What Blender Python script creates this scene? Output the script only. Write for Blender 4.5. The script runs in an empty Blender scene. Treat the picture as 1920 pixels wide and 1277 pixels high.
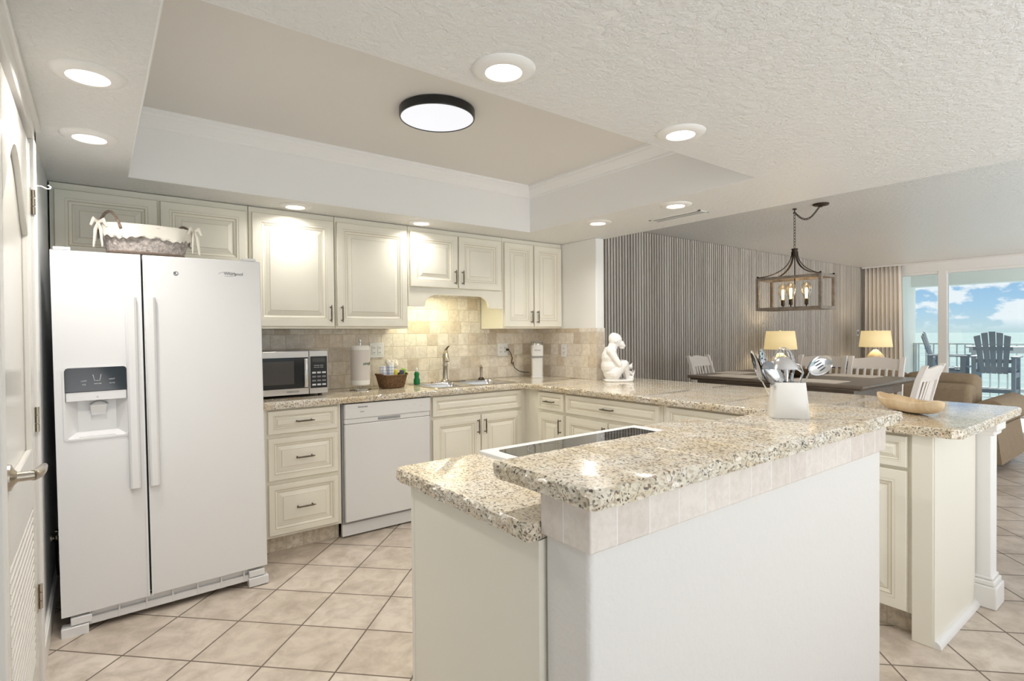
import bpy, bmesh, math, random
from mathutils import Vector, Matrix, Euler
random.seed(7)
S = bpy.context.scene
COL = S.collection
PI = math.pi

# ------------------------------------------------------------------ camera
cam = bpy.data.cameras.new('camera'); cam.sensor_width = 36.0
cam.lens = 1019.6 / 1920 * 36; cam.clip_start = 0.02; cam.clip_end = 8000
camo = bpy.data.objects.new('camera', cam); COL.objects.link(camo)
_R = Vector((0.79478, -0.60684, -0.00813)); _U = Vector((0.01398, 0.00491, 0.99989)); _F = Vector((0.60673, 0.79481, -0.01239))
_m = Matrix((_R, _U, -_F)).transposed().to_4x4(); _m.translation = (0, 0, 1.308)
camo.matrix_world = _m
S.camera = camo
S.view_settings.view_transform = 'Standard'; S.view_settings.look = 'None'
S.view_settings.gamma = 1; S.view_settings.use_curve_mapping = False
S.view_settings.exposure = 0.27
S.cycles.use_denoising = True
S.cycles.max_bounces = 8; S.cycles.diffuse_bounces = 5; S.cycles.transparent_max_bounces = 12
S.cycles.sample_clamp_indirect = 6

# ------------------------------------------------------------------ world: daylight sky with clouds
w = bpy.data.worlds.new('world'); S.world = w; w.use_nodes = True
nt = w.node_tree; nt.nodes.clear(); N = nt.nodes.new; L = nt.links.new
def wm(op, a, b=None, c=None, clamp=False):
    n = N('ShaderNodeMath'); n.operation = op; n.use_clamp = clamp
    for i, q in enumerate((a, b, c)):
        if q is None: continue
        if isinstance(q, (int, float)): n.inputs[i].default_value = q
        else: L(q, n.inputs[i])
    return n.outputs[0]
tc = N('ShaderNodeTexCoord'); sp = N('ShaderNodeSeparateXYZ'); L(tc.outputs['Generated'], sp.inputs[0])
cr = N('ShaderNodeValToRGB'); L(sp.outputs[2], cr.inputs[0])
e = cr.color_ramp.elements; e[0].position = 0.0; e[0].color = (.52, .66, .70, 1); e[1].position = 0.12; e[1].color = (.17, .37, .68, 1)
x = e.new(.035); x.color = (.38, .58, .76, 1); x = e.new(.5); x.color = (.22, .42, .80, 1)
mp = N('ShaderNodeMapping'); mp.inputs['Scale'].default_value = (1, 1, 2.0); mp.inputs['Location'].default_value = (.315, .42, .06); L(tc.outputs['Generated'], mp.inputs[0])
nz = N('ShaderNodeTexNoise'); nz.inputs['Scale'].default_value = 25; nz.inputs['Detail'].default_value = 7; nz.inputs['Roughness'].default_value = .52
L(mp.outputs[0], nz.inputs[0])
mr = N('ShaderNodeMapRange'); mr.inputs[1].default_value = .485; mr.inputs[2].default_value = .56; L(nz.outputs[0], mr.inputs[0])
fade = N('ShaderNodeMapRange'); fade.inputs[1].default_value = .0; fade.inputs[2].default_value = .015; L(sp.outputs[2], fade.inputs[0])
cm = wm('MULTIPLY', mr.outputs[0], fade.outputs[0])
mx = N('ShaderNodeMix'); mx.data_type = 'RGBA'; L(cm, mx.inputs[0]); L(cr.outputs[0], mx.inputs[6]); mx.inputs[7].default_value = (.80, .84, .88, 1)
# away from the sea: even white glow added as fill light for the rooms
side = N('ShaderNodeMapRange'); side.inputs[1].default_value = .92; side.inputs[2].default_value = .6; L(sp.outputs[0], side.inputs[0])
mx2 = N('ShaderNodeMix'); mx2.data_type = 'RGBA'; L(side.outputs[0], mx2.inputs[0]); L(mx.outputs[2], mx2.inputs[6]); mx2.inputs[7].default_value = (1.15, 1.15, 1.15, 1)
# stronger white glow inland below the horizon, added to light the ceilings
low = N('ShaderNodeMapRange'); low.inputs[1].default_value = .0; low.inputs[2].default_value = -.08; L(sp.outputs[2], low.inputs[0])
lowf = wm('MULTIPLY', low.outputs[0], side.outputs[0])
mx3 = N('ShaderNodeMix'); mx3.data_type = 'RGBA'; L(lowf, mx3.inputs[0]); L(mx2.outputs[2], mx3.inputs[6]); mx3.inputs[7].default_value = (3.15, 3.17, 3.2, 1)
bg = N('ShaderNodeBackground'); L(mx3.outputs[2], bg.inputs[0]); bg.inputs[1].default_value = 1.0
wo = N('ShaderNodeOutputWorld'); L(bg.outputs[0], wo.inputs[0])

CAN_W = 4.5          # watts of each recessed downlight
sun = bpy.data.lights.new('sun', 'SUN'); sun.energy = 4.5; sun.angle = .01; sun.color = (1, .96, .9)
suno = bpy.data.objects.new('sun', sun); COL.objects.link(suno); suno.rotation_euler = Vector((.85, .12, .50)).to_track_quat('Z', 'Y').to_euler()
# ------------------------------------------------------------------ material helpers
def s2l(c):
    return tuple(((v / 255) / 12.92 if v / 255 <= .04045 else ((v / 255 + .055) / 1.055) ** 2.4) for v in c)
class NT:
    def __init__(s, name):
        s.m = bpy.data.materials.new(name); s.m.use_nodes = True; s.t = s.m.node_tree
        s.b = s.t.nodes['Principled BSDF']; s.tc = None
    def n(s, typ, **k):
        q = s.t.nodes.new(typ)
        for a, b in k.items(): setattr(q, a, b)
        return q
    def l(s, a, b): s.t.links.new(a, b)
    def obj(s):
        if not s.tc: s.tc = s.n('ShaderNodeTexCoord')
        return s.tc.outputs['Object']
    def mp(s, scale=(1, 1, 1), rot=(0, 0, 0), loc=(0, 0, 0), src=None):
        q = s.n('ShaderNodeMapping'); q.inputs['Scale'].default_value = scale; q.inputs['Rotation'].default_value = rot; q.inputs['Location'].default_value = loc
        s.l(src or s.obj(), q.inputs[0]); return q.outputs[0]
    def noise(s, sc, det=3, src=None, rough=.5, dist=0):
        q = s.n('ShaderNodeTexNoise'); q.inputs['Scale'].default_value = sc; q.inputs['Detail'].default_value = det; q.inputs['Roughness'].default_value = rough; q.inputs['Distortion'].default_value = dist
        s.l(src or s.obj(), q.inputs[0]); return q
    def ramp(s, src, stops, interp='LINEAR'):
        q = s.n('ShaderNodeValToRGB'); q.color_ramp.interpolation = interp; el = q.color_ramp.elements
        while len(el) < len(stops): el.new(.5)
        for i, (p, c) in enumerate(stops): el[i].position = p; el[i].color = (*s2l(c), 1)
        s.l(src, q.inputs[0]); return q.outputs[0]
    def math(s, op, a, b=None, c=None):
        q = s.n('ShaderNodeMath', operation=op)
        for i, v in enumerate((a, b, c)):
            if v is None: continue
            if isinstance(v, (int, float)): q.inputs[i].default_value = v
            else: s.l(v, q.inputs[i])
        return q.outputs[0]
    def mix(s, f, a, b, mode='MIX'):
        q = s.n('ShaderNodeMix', data_type='RGBA', blend_type=mode)
        for i, v in ((0, f), (6, a), (7, b)):
            if isinstance(v, (int, float)): q.inputs[i].default_value = v
            elif isinstance(v, tuple): q.inputs[i].default_value = (*s2l(v), 1)
            else: s.l(v, q.inputs[i])
        return q.outputs[2]
    def bump(s, h, strength, dist=.01):
        q = s.n('ShaderNodeBump'); q.inputs['Strength'].default_value = strength; q.inputs['Distance'].default_value = dist
        s.l(h, q.inputs['Height']); s.l(q.outputs[0], s.b.inputs['Normal'])
    def base(s, c):
        if isinstance(c, tuple): s.b.inputs['Base Color'].default_value = (*s2l(c), 1)
        else: s.l(c, s.b.inputs['Base Color'])
    def set(s, rough=None, metal=None, **k):
        if rough is not None: s.b.inputs['Roughness'].default_value = rough
        if metal is not None: s.b.inputs['Metallic'].default_value = metal
        for a, v in k.items(): s.b.inputs[a.replace('_', ' ')].default_value = v
        return s
def mat(name, c, rough=.5, metal=0, bump=0, bscale=60, var=0, vscale=8, **k):
    q = NT(name); q.set(rough, metal, **k)
    if var:
        n = q.noise(vscale, 4); c2 = tuple(max(0, v - var) for v in c)
        q.base(q.ramp(n.outputs[0], [(.3, c2), (.7, c)]))
    else: q.base(c)
    if bump: q.bump(q.noise(bscale, 4).outputs[0], bump)
    return q.m
def emit(name, c, st):
    q = NT(name); q.base((20, 20, 20)); q.b.inputs['Emission Color'].default_value = (*s2l(c), 1); q.b.inputs['Emission Strength'].default_value = st
    return q.m

def tile_mat(name, L_, u, v, cols, grout, gw, rough=.4, bump=.5, spec_n=22, origin=(0, 0), jitter=0, mott=.5, vstripe=False):
    """u, v: 3-vectors giving tile axes in object space"""
    q = NT(name); vm = q.obj()
    def dot(ax, off):
        d = q.n('ShaderNodeVectorMath', operation='DOT_PRODUCT'); q.l(vm, d.inputs[0]); d.inputs[1].default_value = ax
        return q.math('DIVIDE', q.math('SUBTRACT', d.outputs['Value'], off), L_)
    U = dot(u, origin[0]); V = dot(v, origin[1])
    if jitter:
        row = q.math('FLOOR', V); wn = q.n('ShaderNodeTexWhiteNoise', noise_dimensions='1D'); q.l(row, wn.inputs['W'])
        U = q.math('ADD', U, q.math('MULTIPLY', wn.outputs[0], jitter))
        w2 = q.noise(14, 2); U = q.math('ADD', U, q.math('MULTIPLY', q.math('SUBTRACT', w2.outputs[0], .5), .16)); V = q.math('ADD', V, q.math('MULTIPLY', q.math('SUBTRACT', w2.outputs[0], .5), .12))
    def edge(a):
        f = q.math('FRACT', a); return q.math('MINIMUM', f, q.math('SUBTRACT', 1.0, f))
    eu = edge(U); ed = eu if vstripe else q.math('MINIMUM', eu, edge(V))
    mrn = q.n('ShaderNodeMapRange'); mrn.inputs[1].default_value = gw * .6; mrn.inputs[2].default_value = gw * 1.25; q.l(ed, mrn.inputs[0])
    cmb = q.n('ShaderNodeCombineXYZ'); q.l(q.math('FLOOR', U), cmb.inputs[0])
    if not vstripe: q.l(q.math('FLOOR', V), cmb.inputs[1])
    wn2 = q.n('ShaderNodeTexWhiteNoise', noise_dimensions='3D'); q.l(cmb.outputs[0], wn2.inputs[0])
    k = len(cols) - 1
    base = q.ramp(wn2.outputs[0], [(i / k, c) for i, c in enumerate(cols)])
    n1 = q.noise(spec_n, 6, rough=.65, dist=.4)
    mott_c = q.ramp(n1.outputs[0], [(.32, (205, 200, 194)), (.6, (255, 255, 255))])
    base = q.mix(mott, base, q.mix(1.0, base, mott_c, 'MULTIPLY'))
    q.base(q.mix(mrn.outputs[0], grout, base))
    q.l(q.math('SUBTRACT', .85, q.math('MULTIPLY', mrn.outputs[0], .85 - rough)), q.b.inputs['Roughness'])
    hh = q.math('ADD', mrn.outputs[0], q.math('MULTIPLY', n1.outputs[0], .35))
    q.bump(hh, bump, .004)
    return q.m

def granite(name, seed, warm=0):
    q = NT(name)
    v0 = q.mp(loc=(seed, seed * .7, 0))
    wn = q.noise(26, 3, v0); add = q.n('ShaderNodeMixRGB'); add.inputs[0].default_value = .022; q.l(v0, add.inputs[1]); q.l(wn.outputs['Color'], add.inputs[2])
    vo = q.n('ShaderNodeTexVoronoi'); vo.inputs['Scale'].default_value = 215; q.l(add.outputs[0], vo.inputs[0])
    sp_ = q.n('ShaderNodeSeparateColor'); q.l(vo.outputs['Color'], sp_.inputs[0])
    base = q.ramp(sp_.outputs[0], [(0, (136, 128, 118)), (.06, (172, 162, 150)), (.16, (204, 194, 178)), (.34, (222, 214, 200)), (.55, (234, 229, 218)), (1, (242, 239, 233))], 'CONSTANT')
    big = q.noise(7, 4, v0, rough=.6)
    tint = q.ramp(big.outputs[0], [(.38, (255, 253, 250)), (.66, (238, 222, 190))])
    base = q.mix(.75, base, tint, 'MULTIPLY')
    v2 = q.n('ShaderNodeTexVoronoi'); v2.inputs['Scale'].default_value = 120; q.l(q.mp(scale=(1.5, .8, 1), loc=(seed + 3, 1, 0), src=add.outputs[0]), v2.inputs[0])
    s2 = q.n('ShaderNodeSeparateColor'); q.l(v2.outputs['Color'], s2.inputs[0])
    d = q.math('MULTIPLY', q.math('LESS_THAN', s2.outputs[1], .17), q.math('LESS_THAN', v2.outputs['Distance'], .40))
    base = q.mix(d, base, (104, 94, 86))
    d2 = q.math('MULTIPLY', q.math('GREATER_THAN', s2.outputs[1], .975), q.math('LESS_THAN', v2.outputs['Distance'], .4))
    base = q.mix(d2, base, (150, 96, 52))
    q.base(base); q.set(.06, Specular_IOR_Level=.75)
    return q.m

M = {}
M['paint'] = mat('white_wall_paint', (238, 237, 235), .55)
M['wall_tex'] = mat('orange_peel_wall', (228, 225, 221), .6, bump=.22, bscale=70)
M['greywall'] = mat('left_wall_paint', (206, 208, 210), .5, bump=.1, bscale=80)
q = NT('knockdown_ceiling'); n = q.noise(42, 6, rough=.6, dist=.2); n2 = q.ramp(n.outputs[0], [(.40, (0, 0, 0)), (.62, (255, 255, 255))]); q.base((230, 229, 227)); q.set(.40); q.bump(n2, .6, .005); M['ceil'] = q.m
q = NT('stippled_far_ceiling'); n = q.noise(36, 6, rough=.6, dist=.2); n2 = q.ramp(n.outputs[0], [(.40, (0, 0, 0)), (.62, (255, 255, 255))]); q.base((230, 228, 225)); q.set(.22); q.bump(n2, .75, .005); M['ceil2'] = q.m
M['tray'] = mat('smooth_tray_paint', (222, 219, 215), .6)
M['traywhite'] = mat('tray_side_paint', (240, 240, 240), .55)
M['cab'] = mat('cream_cabinet_paint', (238, 234, 221), .38, var=5, vscale=5)
M['glaze'] = mat('glaze_line', (198, 188, 166), .5)
M['cabdark'] = mat('cabinet_gap', (150, 138, 112), .6)
M['panelcream'] = mat('cream_end_panel', (236, 232, 219), .32)
M['white'] = mat('appliance_white', (227, 227, 228), .22)
M['white2'] = mat('white_plastic', (228, 228, 228), .35)
M['trim'] = mat('white_trim_gloss', (233, 231, 228), .35)
M['door'] = mat('gloss_white_door', (222, 219, 213), .2)
M['greyplastic'] = mat('grey_plastic', (150, 152, 156), .4)
M['gap'] = mat('dark_gap', (60, 66, 74), .5)
M['black'] = mat('black_plastic', (22, 23, 25), .3)
M['blackgloss'] = mat('black_glass', (34, 38, 44), .06)
q = NT('cooktop_glass'); q.base((26, 22, 18)); q.set(.04, Specular_IOR_Level=.9); M['ctglass'] = q.m
M['steel'] = mat('brushed_steel', (196, 192, 188), .28, 1)
M['chrome'] = mat('polished_steel', (222, 222, 224), .13, 1)
M['nickel'] = mat('brushed_nickel', (186, 178, 166), .25, 1)
M['pewter'] = mat('dark_pewter', (112, 104, 92), .35, 1)
M['bronze'] = mat('dark_bronze', (70, 62, 54), .45, .8)
M['granite'] = granite('speckled_granite', 0)
M['granite_bar'] = granite('bar_granite', 4.3); M['granite_bar'].node_tree.nodes['Principled BSDF'].inputs['Roughness'].default_value = .2
L_ = .3071; c45 = math.sqrt(.5)
tu = (c45, -c45, 0); tv = (c45, c45, 0)
M['floor'] = tile_mat('diagonal_floor_tile', L_, tu, tv, [(203, 190, 176), (210, 198, 185), (217, 206, 194)], (108, 96, 84), .012, .35, .35, 9,
                      (.7167 * c45 - 2.5212 * c45, .7167 * c45 + 2.5212 * c45), mott=.8)
bs_cols = [(206, 190, 168), (226, 214, 198), (234, 224, 210), (238, 230, 218), (228, 220, 210), (218, 208, 196), (240, 234, 224), (198, 184, 168), (236, 228, 216)]
M['bsplash'] = tile_mat('tumbled_travertine', .1, (1, 1, 0), (0, 0, 1), bs_cols, (214, 204, 186), .025, .55, .6, 30, (.02, .914), jitter=.35, mott=.55)
M['toe'] = tile_mat('toe_kick_tile', .1, (1, 1, 0), (0, 0, 1), [(206, 194, 176), (218, 208, 192), (226, 218, 204)], (190, 178, 158), .03, .5, .4, 40, (0, 0), mott=.9)
M['bandt'] = tile_mat('bar_band_travertine', .1, (1, 1, 0), (0, 0, 1), [(222, 211, 202), (230, 221, 213), (234, 226, 219), (224, 213, 205)], (240, 236, 231), .02, .5, .25, 45, (.03, 0), mott=.3, vstripe=True)
# slat wall wood, tone by slat
q = NT('grey_oak_slats'); g = q.n('ShaderNodeNewGeometry')
sm = q.ramp(g.outputs['Random Per Island'], [(0, (196, 188, 178)), (.5, (208, 201, 192)), (1, (220, 214, 206))])
gr = q.noise(3, 6, q.mp(scale=(14, 14, 1)), rough=.7); q.base(q.mix(.5, sm, q.mix(1.0, sm, q.ramp(gr.outputs[0], [(.3, (190, 186, 182)), (.7, (255, 255, 255))]), 'MULTIPLY')))
q.set(.42); M['slat'] = q.m
M['felt'] = mat('dark_acoustic_felt', (46, 41, 38), .9)
def wood(name, c1, c2, sc=(2, 30, 30), rough=.5):
    q = NT(name); n = q.noise(2.2, 6, q.mp(scale=sc), rough=.65, dist=.8)
    q.base(q.ramp(n.outputs[0], [(.3, c1), (.7, c2)])); q.set(rough); q.bump(n.outputs[0], .15, .003); return q.m
M['tablewood'] = wood('dark_table_wood', (92, 80, 68), (128, 114, 100), (14, 1.2, 14), .3)
M['chandwood'] = wood('weathered_grey_wood', (112, 100, 88), (160, 148, 134), (8, 8, 8), .55)
M['bowlwood'] = wood('pale_bowl_wood', (206, 180, 142), (236, 216, 184), (12, 2, 2), .6)
M['darkbowl'] = wood('dark_bowl_wood', (80, 64, 44), (112, 92, 66), (6, 2, 2), .5)
M['chair'] = mat('white_chair_paint', (240, 234, 228), .35)
M['plaster'] = mat('white_ceramic_statue', (242, 240, 238), .32, bump=.06, bscale=30)
M['sofa'] = mat('tan_sofa_fabric', (156, 138, 114), .9, bump=.2, bscale=220, var=10, vscale=30)
M['placemat'] = mat('cream_woven_mat', (238, 228, 216), .9, bump=.4, bscale=160)
M['shade'] = None
q = NT('lit_linen_shade'); q.base((240, 226, 186)); q.b.inputs['Emission Color'].default_value = (*s2l((255, 224, 160)), 1); q.b.inputs['Emission Strength'].default_value = .42; q.set(.8); M['shade'] = q.m
q = NT('lamp_base_glass'); q.base((238, 226, 196)); q.set(.12, Transmission_Weight=.35, IOR=1.4); M['lampglass'] = q.m
M['shadeoff'] = mat('white_ceramic', (236, 234, 230), .2)
M['curtain'] = mat('beige_curtain_cloth', (226, 219, 210), .85)
M['wicker'] = mat('whitewashed_wicker', (216, 206, 200), .8, bump=1.0, bscale=110, var=70, vscale=60)
M['wickerh'] = mat('grey_brown_twig', (140, 124, 112), .8, bump=.6, bscale=120, var=20, vscale=60)
M['linen'] = mat('white_liner_cloth', (236, 230, 220), .9, bump=.25, bscale=40)
M['brownwicker'] = mat('brown_wicker', (128, 98, 68), .7, bump=1, bscale=110, var=40, vscale=90)
q = NT('blue_check_towel'); 
cx = q.math('SINE', q.math('MULTIPLY', q.n('ShaderNodeSeparateXYZ').outputs[0], 1)); sx = q.n('ShaderNodeSeparateXYZ'); q.l(q.obj(), sx.inputs[0])
a = q.math('LESS_THAN', q.math('FRACT', q.math('MULTIPLY', sx.outputs[0], 46)), .3); b = q.math('LESS_THAN', q.math('FRACT', q.math('MULTIPLY', sx.outputs[2], 46)), .3)
q.base(q.mix(q.math('MULTIPLY', q.math('ADD', a, b), .4), (240, 242, 246), (120, 144, 196))); q.set(.9); M['check'] = q.m
M['yellow'] = mat('yellow_packet', (232, 214, 60), .4)
M['lime'] = mat('lime_green_packet', (150, 200, 60), .4)
M['navy'] = mat('dark_violet_packet', (70, 66, 92), .4)
q = NT('green_soap'); q.base((40, 140, 84)); q.set(.08, Transmission_Weight=.4, IOR=1.33); M['soap'] = q.m
M['paper'] = mat('paper_towel', (240, 238, 234), .9, bump=.1)
q = NT('roll_film'); q.base((216, 210, 206)); q.set(.35); M['film'] = q.m
M['greentext'] = mat('green_print', (112, 148, 128), .5)
M['greytext'] = mat('grey_print', (128, 128, 132), .4)
M['darktext'] = mat('dark_print', (70, 72, 78), .35)
M['whitetext'] = mat('white_print', (210, 212, 216), .4)
M['mwin'] = mat('microwave_window', (74, 72, 72), .12)
M['adiron'] = mat('blue_grey_composite', (140, 152, 166), .6)
M['adw'] = mat('white_composite', (222, 228, 232), .5)
M['conc'] = mat('balcony_concrete', (206, 210, 208), .8)
M['outwall'] = mat('balcony_paint', (242, 242, 238), .8)
M['rail'] = mat('rail_metal', (214, 222, 224), .5)
q = NT('sea'); n = q.noise(.05, 5, q.mp(scale=(1, .3, 1))); q.base(q.ramp(n.outputs[0], [(.35, (132, 154, 156)), (.65, (152, 170, 170))])); q.set(.95, Specular_IOR_Level=.1); M['sea'] = q.m
q = NT('window_glass')
for nn in list(q.t.nodes):
    if nn.type != 'OUTPUT_MATERIAL': q.t.nodes.remove(nn)
tr = q.n('ShaderNodeBsdfTransparent'); gl = q.n('ShaderNodeBsdfGlossy'); gl.inputs['Roughness'].default_value = .02; fr = q.n('ShaderNodeFresnel'); ms = q.n('ShaderNodeMixShader')
tr.inputs[0].default_value = (.95, .98, .98, 1)
q.l(fr.outputs[0], ms.inputs[0]); q.l(tr.outputs[0], ms.inputs[1]); q.l(gl.outputs[0], ms.inputs[2]); q.l(ms.outputs[0], q.t.nodes['Material Output'].inputs[0]); M['glass'] = q.m
q2 = NT('bulb_glass'); 
for nn in list(q2.t.nodes):
    if nn.type != 'OUTPUT_MATERIAL': q2.t.nodes.remove(nn)
tr = q2.n('ShaderNodeBsdfTransparent'); tr.inputs[0].default_value = (1, .93, .8, 1); gl = q2.n('ShaderNodeBsdfGlossy'); gl.inputs['Roughness'].default_value = .03; fr = q2.n('ShaderNodeLayerWeight'); fr.inputs[0].default_value = .35; ms = q2.n('ShaderNodeMixShader')
q2.l(fr.outputs['Facing'], ms.inputs[0]); q2.l(tr.outputs[0], ms.inputs[1]); q2.l(gl.outputs[0], ms.inputs[2]); q2.l(ms.outputs[0], q2.t.nodes['Material Output'].inputs[0]); M['bulb'] = q2.m
M['lens'] = emit('downlight_lens', (255, 246, 230), 5.0)
M['panel_lens'] = emit('flat_light_diffuser', (240, 240, 244), .86)
M['filament'] = emit('glowing_filament', (255, 214, 150), 9.0)
M['undercab'] = emit('under_cabinet_lens', (250, 244, 190), 3.0)

# ------------------------------------------------------------------ mesh helpers
OFF = {}
def thing(name, label, cat, loc=(0, 0, 0), rotz=0, group=None, local=False):
    o = bpy.data.objects.new(name, None); COL.objects.link(o); o.empty_display_size = .1
    o.location = loc; o.rotation_euler = (0, 0, rotz); o['label'] = label; o['category'] = cat
    if group: o['group'] = group
    OFF[o.name] = Vector((0, 0, 0)) if local else Vector(loc)
    return o
class MB:
    def __init__(s): s.v = []; s.f = []; s.mi = []
    def add(s, vs, fs, mi=0, T=None):
        b = len(s.v)
        s.v += [tuple(T @ Vector(p)) if T else tuple(p) for p in vs]
        for f in fs: s.f.append([i + b for i in f]); s.mi.append(mi)
        return s
    def box(s, x0, x1, y0, y1, z0, z1, mi=0, T=None):
        vs = [(x0, y0, z0), (x1, y0, z0), (x1, y1, z0), (x0, y1, z0), (x0, y0, z1), (x1, y0, z1), (x1, y1, z1), (x0, y1, z1)]
        return s.add(vs, [(0, 3, 2, 1), (4, 5, 6, 7), (0, 1, 5, 4), (1, 2, 6, 5), (2, 3, 7, 6), (3, 0, 4, 7)], mi, T)
    def prism(s, poly, z0, z1, mi=0, T=None):
        n = len(poly); vs = [(x, y, z0) for x, y in poly] + [(x, y, z1) for x, y in poly]
        fs = [tuple(reversed(range(n))), tuple(range(n, 2 * n))] + [(i, (i + 1) % n, n + (i + 1) % n, n + i) for i in range(n)]
        return s.add(vs, fs, mi, T)
    def lathe(s, prof, c=(0, 0, 0), seg=24, mi=0, T=None, cap=True):
        vs = []; fs = []; n = len(prof)
        for i in range(seg):
            a = 2 * PI * i / seg
            for r, z in prof: vs.append((c[0] + r * math.cos(a), c[1] + r * math.sin(a), c[2] + z))
        for i in range(seg):
            j = (i + 1) % seg
            for k in range(n - 1): fs.append((i * n + k, j * n + k, j * n + k + 1, i * n + k + 1))
        if cap:
            if prof[0][0] > 1e-5: fs.append(tuple(i * n for i in reversed(range(seg))))
            if prof[-1][0] > 1e-5: fs.append(tuple(i * n + n - 1 for i in range(seg)))
        return s.add(vs, fs, mi, T)
    def tube(s, pts, r, seg=8, mi=0, T=None, flat=1.0, closed=False):
        P = [Vector(p) for p in pts]; n = len(P); R = r if isinstance(r, (list, tuple)) else [r] * n
        vs = []; fs = []; up = Vector((0, 0, 1)); prev = None
        for i in range(n):
            if closed: t = P[(i + 1) % n] - P[i - 1]
            else: t = P[min(i + 1, n - 1)] - P[max(i - 1, 0)]
            t = t.normalized() if t.length > 1e-9 else Vector((0, 0, 1))
            if prev is None:
                a = t.cross(up); a = a if a.length > 1e-3 else t.cross(Vector((1, 0, 0)))
            else: a = prev - t * prev.dot(t)
            a.normalize(); prev = a; b = t.cross(a)
            for k in range(seg):
                g = 2 * PI * k / seg; vs.append(P[i] + (a * math.cos(g) + b * math.sin(g) * flat) * R[i])
        for i in range(n if closed else n - 1):
            j = (i + 1) % n
            for k in range(seg):
                l = (k + 1) % seg; fs.append((i * seg + k, i * seg + l, j * seg + l, j * seg + k))
        if not closed: fs += [tuple(reversed(range(seg))), tuple((n - 1) * seg + k for k in range(seg))]
        return s.add(vs, fs, mi, T)
    def ball(s, c, r, seg=12, mi=0, T=None):
        rr = r if isinstance(r, (tuple, list)) else (r, r, r); vs = [(0, 0, -1)]; fs = []; h = seg // 2
        for i in range(1, h):
            a = -PI / 2 + PI * i / h
            for k in range(seg): g = 2 * PI * k / seg; vs.append((math.cos(a) * math.cos(g), math.cos(a) * math.sin(g), math.sin(a)))
        vs.append((0, 0, 1)); top = len(vs) - 1
        for k in range(seg):
            l = (k + 1) % seg; fs.append((0, 1 + l, 1 + k)); fs.append((top, 1 + (h - 2) * seg + k, 1 + (h - 2) * seg + l))
            for i in range(h - 2): fs.append((1 + i * seg + k, 1 + i * seg + l, 1 + (i + 1) * seg + l, 1 + (i + 1) * seg + k))
        vs = [(c[0] + x * rr[0], c[1] + y * rr[1], c[2] + z * rr[2]) for x, y, z in vs]
        return s.add(vs, fs, mi, T)
    def grid(s, fn, nu, nv, mi=0, T=None, closed=False):
        vs = [fn(i / nu, j / nv) for i in range(nu + (0 if closed else 1)) for j in range(nv + 1)]; fs = []
        m = nu + (0 if closed else 1)
        for i in range(nu):
            k = (i + 1) % m
            for j in range(nv): fs.append((i * (nv + 1) + j, k * (nv + 1) + j, k * (nv + 1) + j + 1, i * (nv + 1) + j + 1))
        return s.add(vs, fs, mi, T)
    def build(s, name, mats, parent=None, bevel=0, bseg=2, angle=35, label=None, kind=None):
        mats = mats if isinstance(mats, (list, tuple)) else [mats]
        off = OFF.get(parent.name, Vector((0, 0, 0))) if parent else Vector((0, 0, 0))
        me = bpy.data.meshes.new(name); me.from_pydata([tuple(Vector(p) - off) for p in s.v], [], s.f)
        for q in mats: me.materials.append(q if not isinstance(q, str) else M[q])
        me.polygons.foreach_set('material_index', s.mi); me.polygons.foreach_set('use_smooth', [True] * len(s.f))
        me.update(); me.validate(); me.set_sharp_from_angle(angle=math.radians(angle))
        o = bpy.data.objects.new(name, me); COL.objects.link(o)
        if parent: o.parent = parent; OFF[o.name] = off
        if bevel:
            b = o.modifiers.new('bevel', 'BEVEL'); b.width = bevel; b.segments = bseg; b.limit_method = 'ANGLE'; b.angle_limit = math.radians(40); b.harden_normals = False
        if label: o['label'] = label
        if kind: o['kind'] = kind
        return o
def tag(o, label, cat, group=None):
    o['label'] = label; o['category'] = cat
    if group: o['group'] = group
    return o
def struct(name, mb, m, parent=None, **k):
    o = mb.build(name, m, parent, **k); 
    if not parent: o['kind'] = 'structure'
    return o
def text(name, body, size, m, parent, T, extrude=.0004, bold=False):
    cu = bpy.data.curves.new(name, 'FONT'); cu.body = body; cu.size = size; cu.extrude = extrude; cu.align_x = 'CENTER'; cu.align_y = 'CENTER'
    if bold: cu.offset = size * .02
    t = bpy.data.objects.new(name, cu); COL.objects.link(t); bpy.context.view_layer.update()
    me = bpy.data.meshes.new_from_object(t); bpy.data.objects.remove(t); me.name = name
    off = OFF.get(parent.name, Vector((0, 0, 0)))
    me.transform(Matrix.Translation(-off) @ T); me.materials.clear(); me.materials.append(M[m])
    o = bpy.data.objects.new(name, me); COL.objects.link(o); o.parent = parent; OFF[o.name] = off
    return o
FRONT = Matrix.Rotation(PI / 2, 4, 'X')                       # text facing -Y
def TR(x, y, z, rz=0, rx=0, ry=0): return Matrix.Translation((x, y, z)) @ Euler((rx, ry, rz)).to_matrix().to_4x4()
def copy_tree(o, parent=None):
    c = o.copy(); COL.objects.link(c)
    if parent: c.parent = parent
    for ch in o.children: copy_tree(ch, c)
    return c

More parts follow.
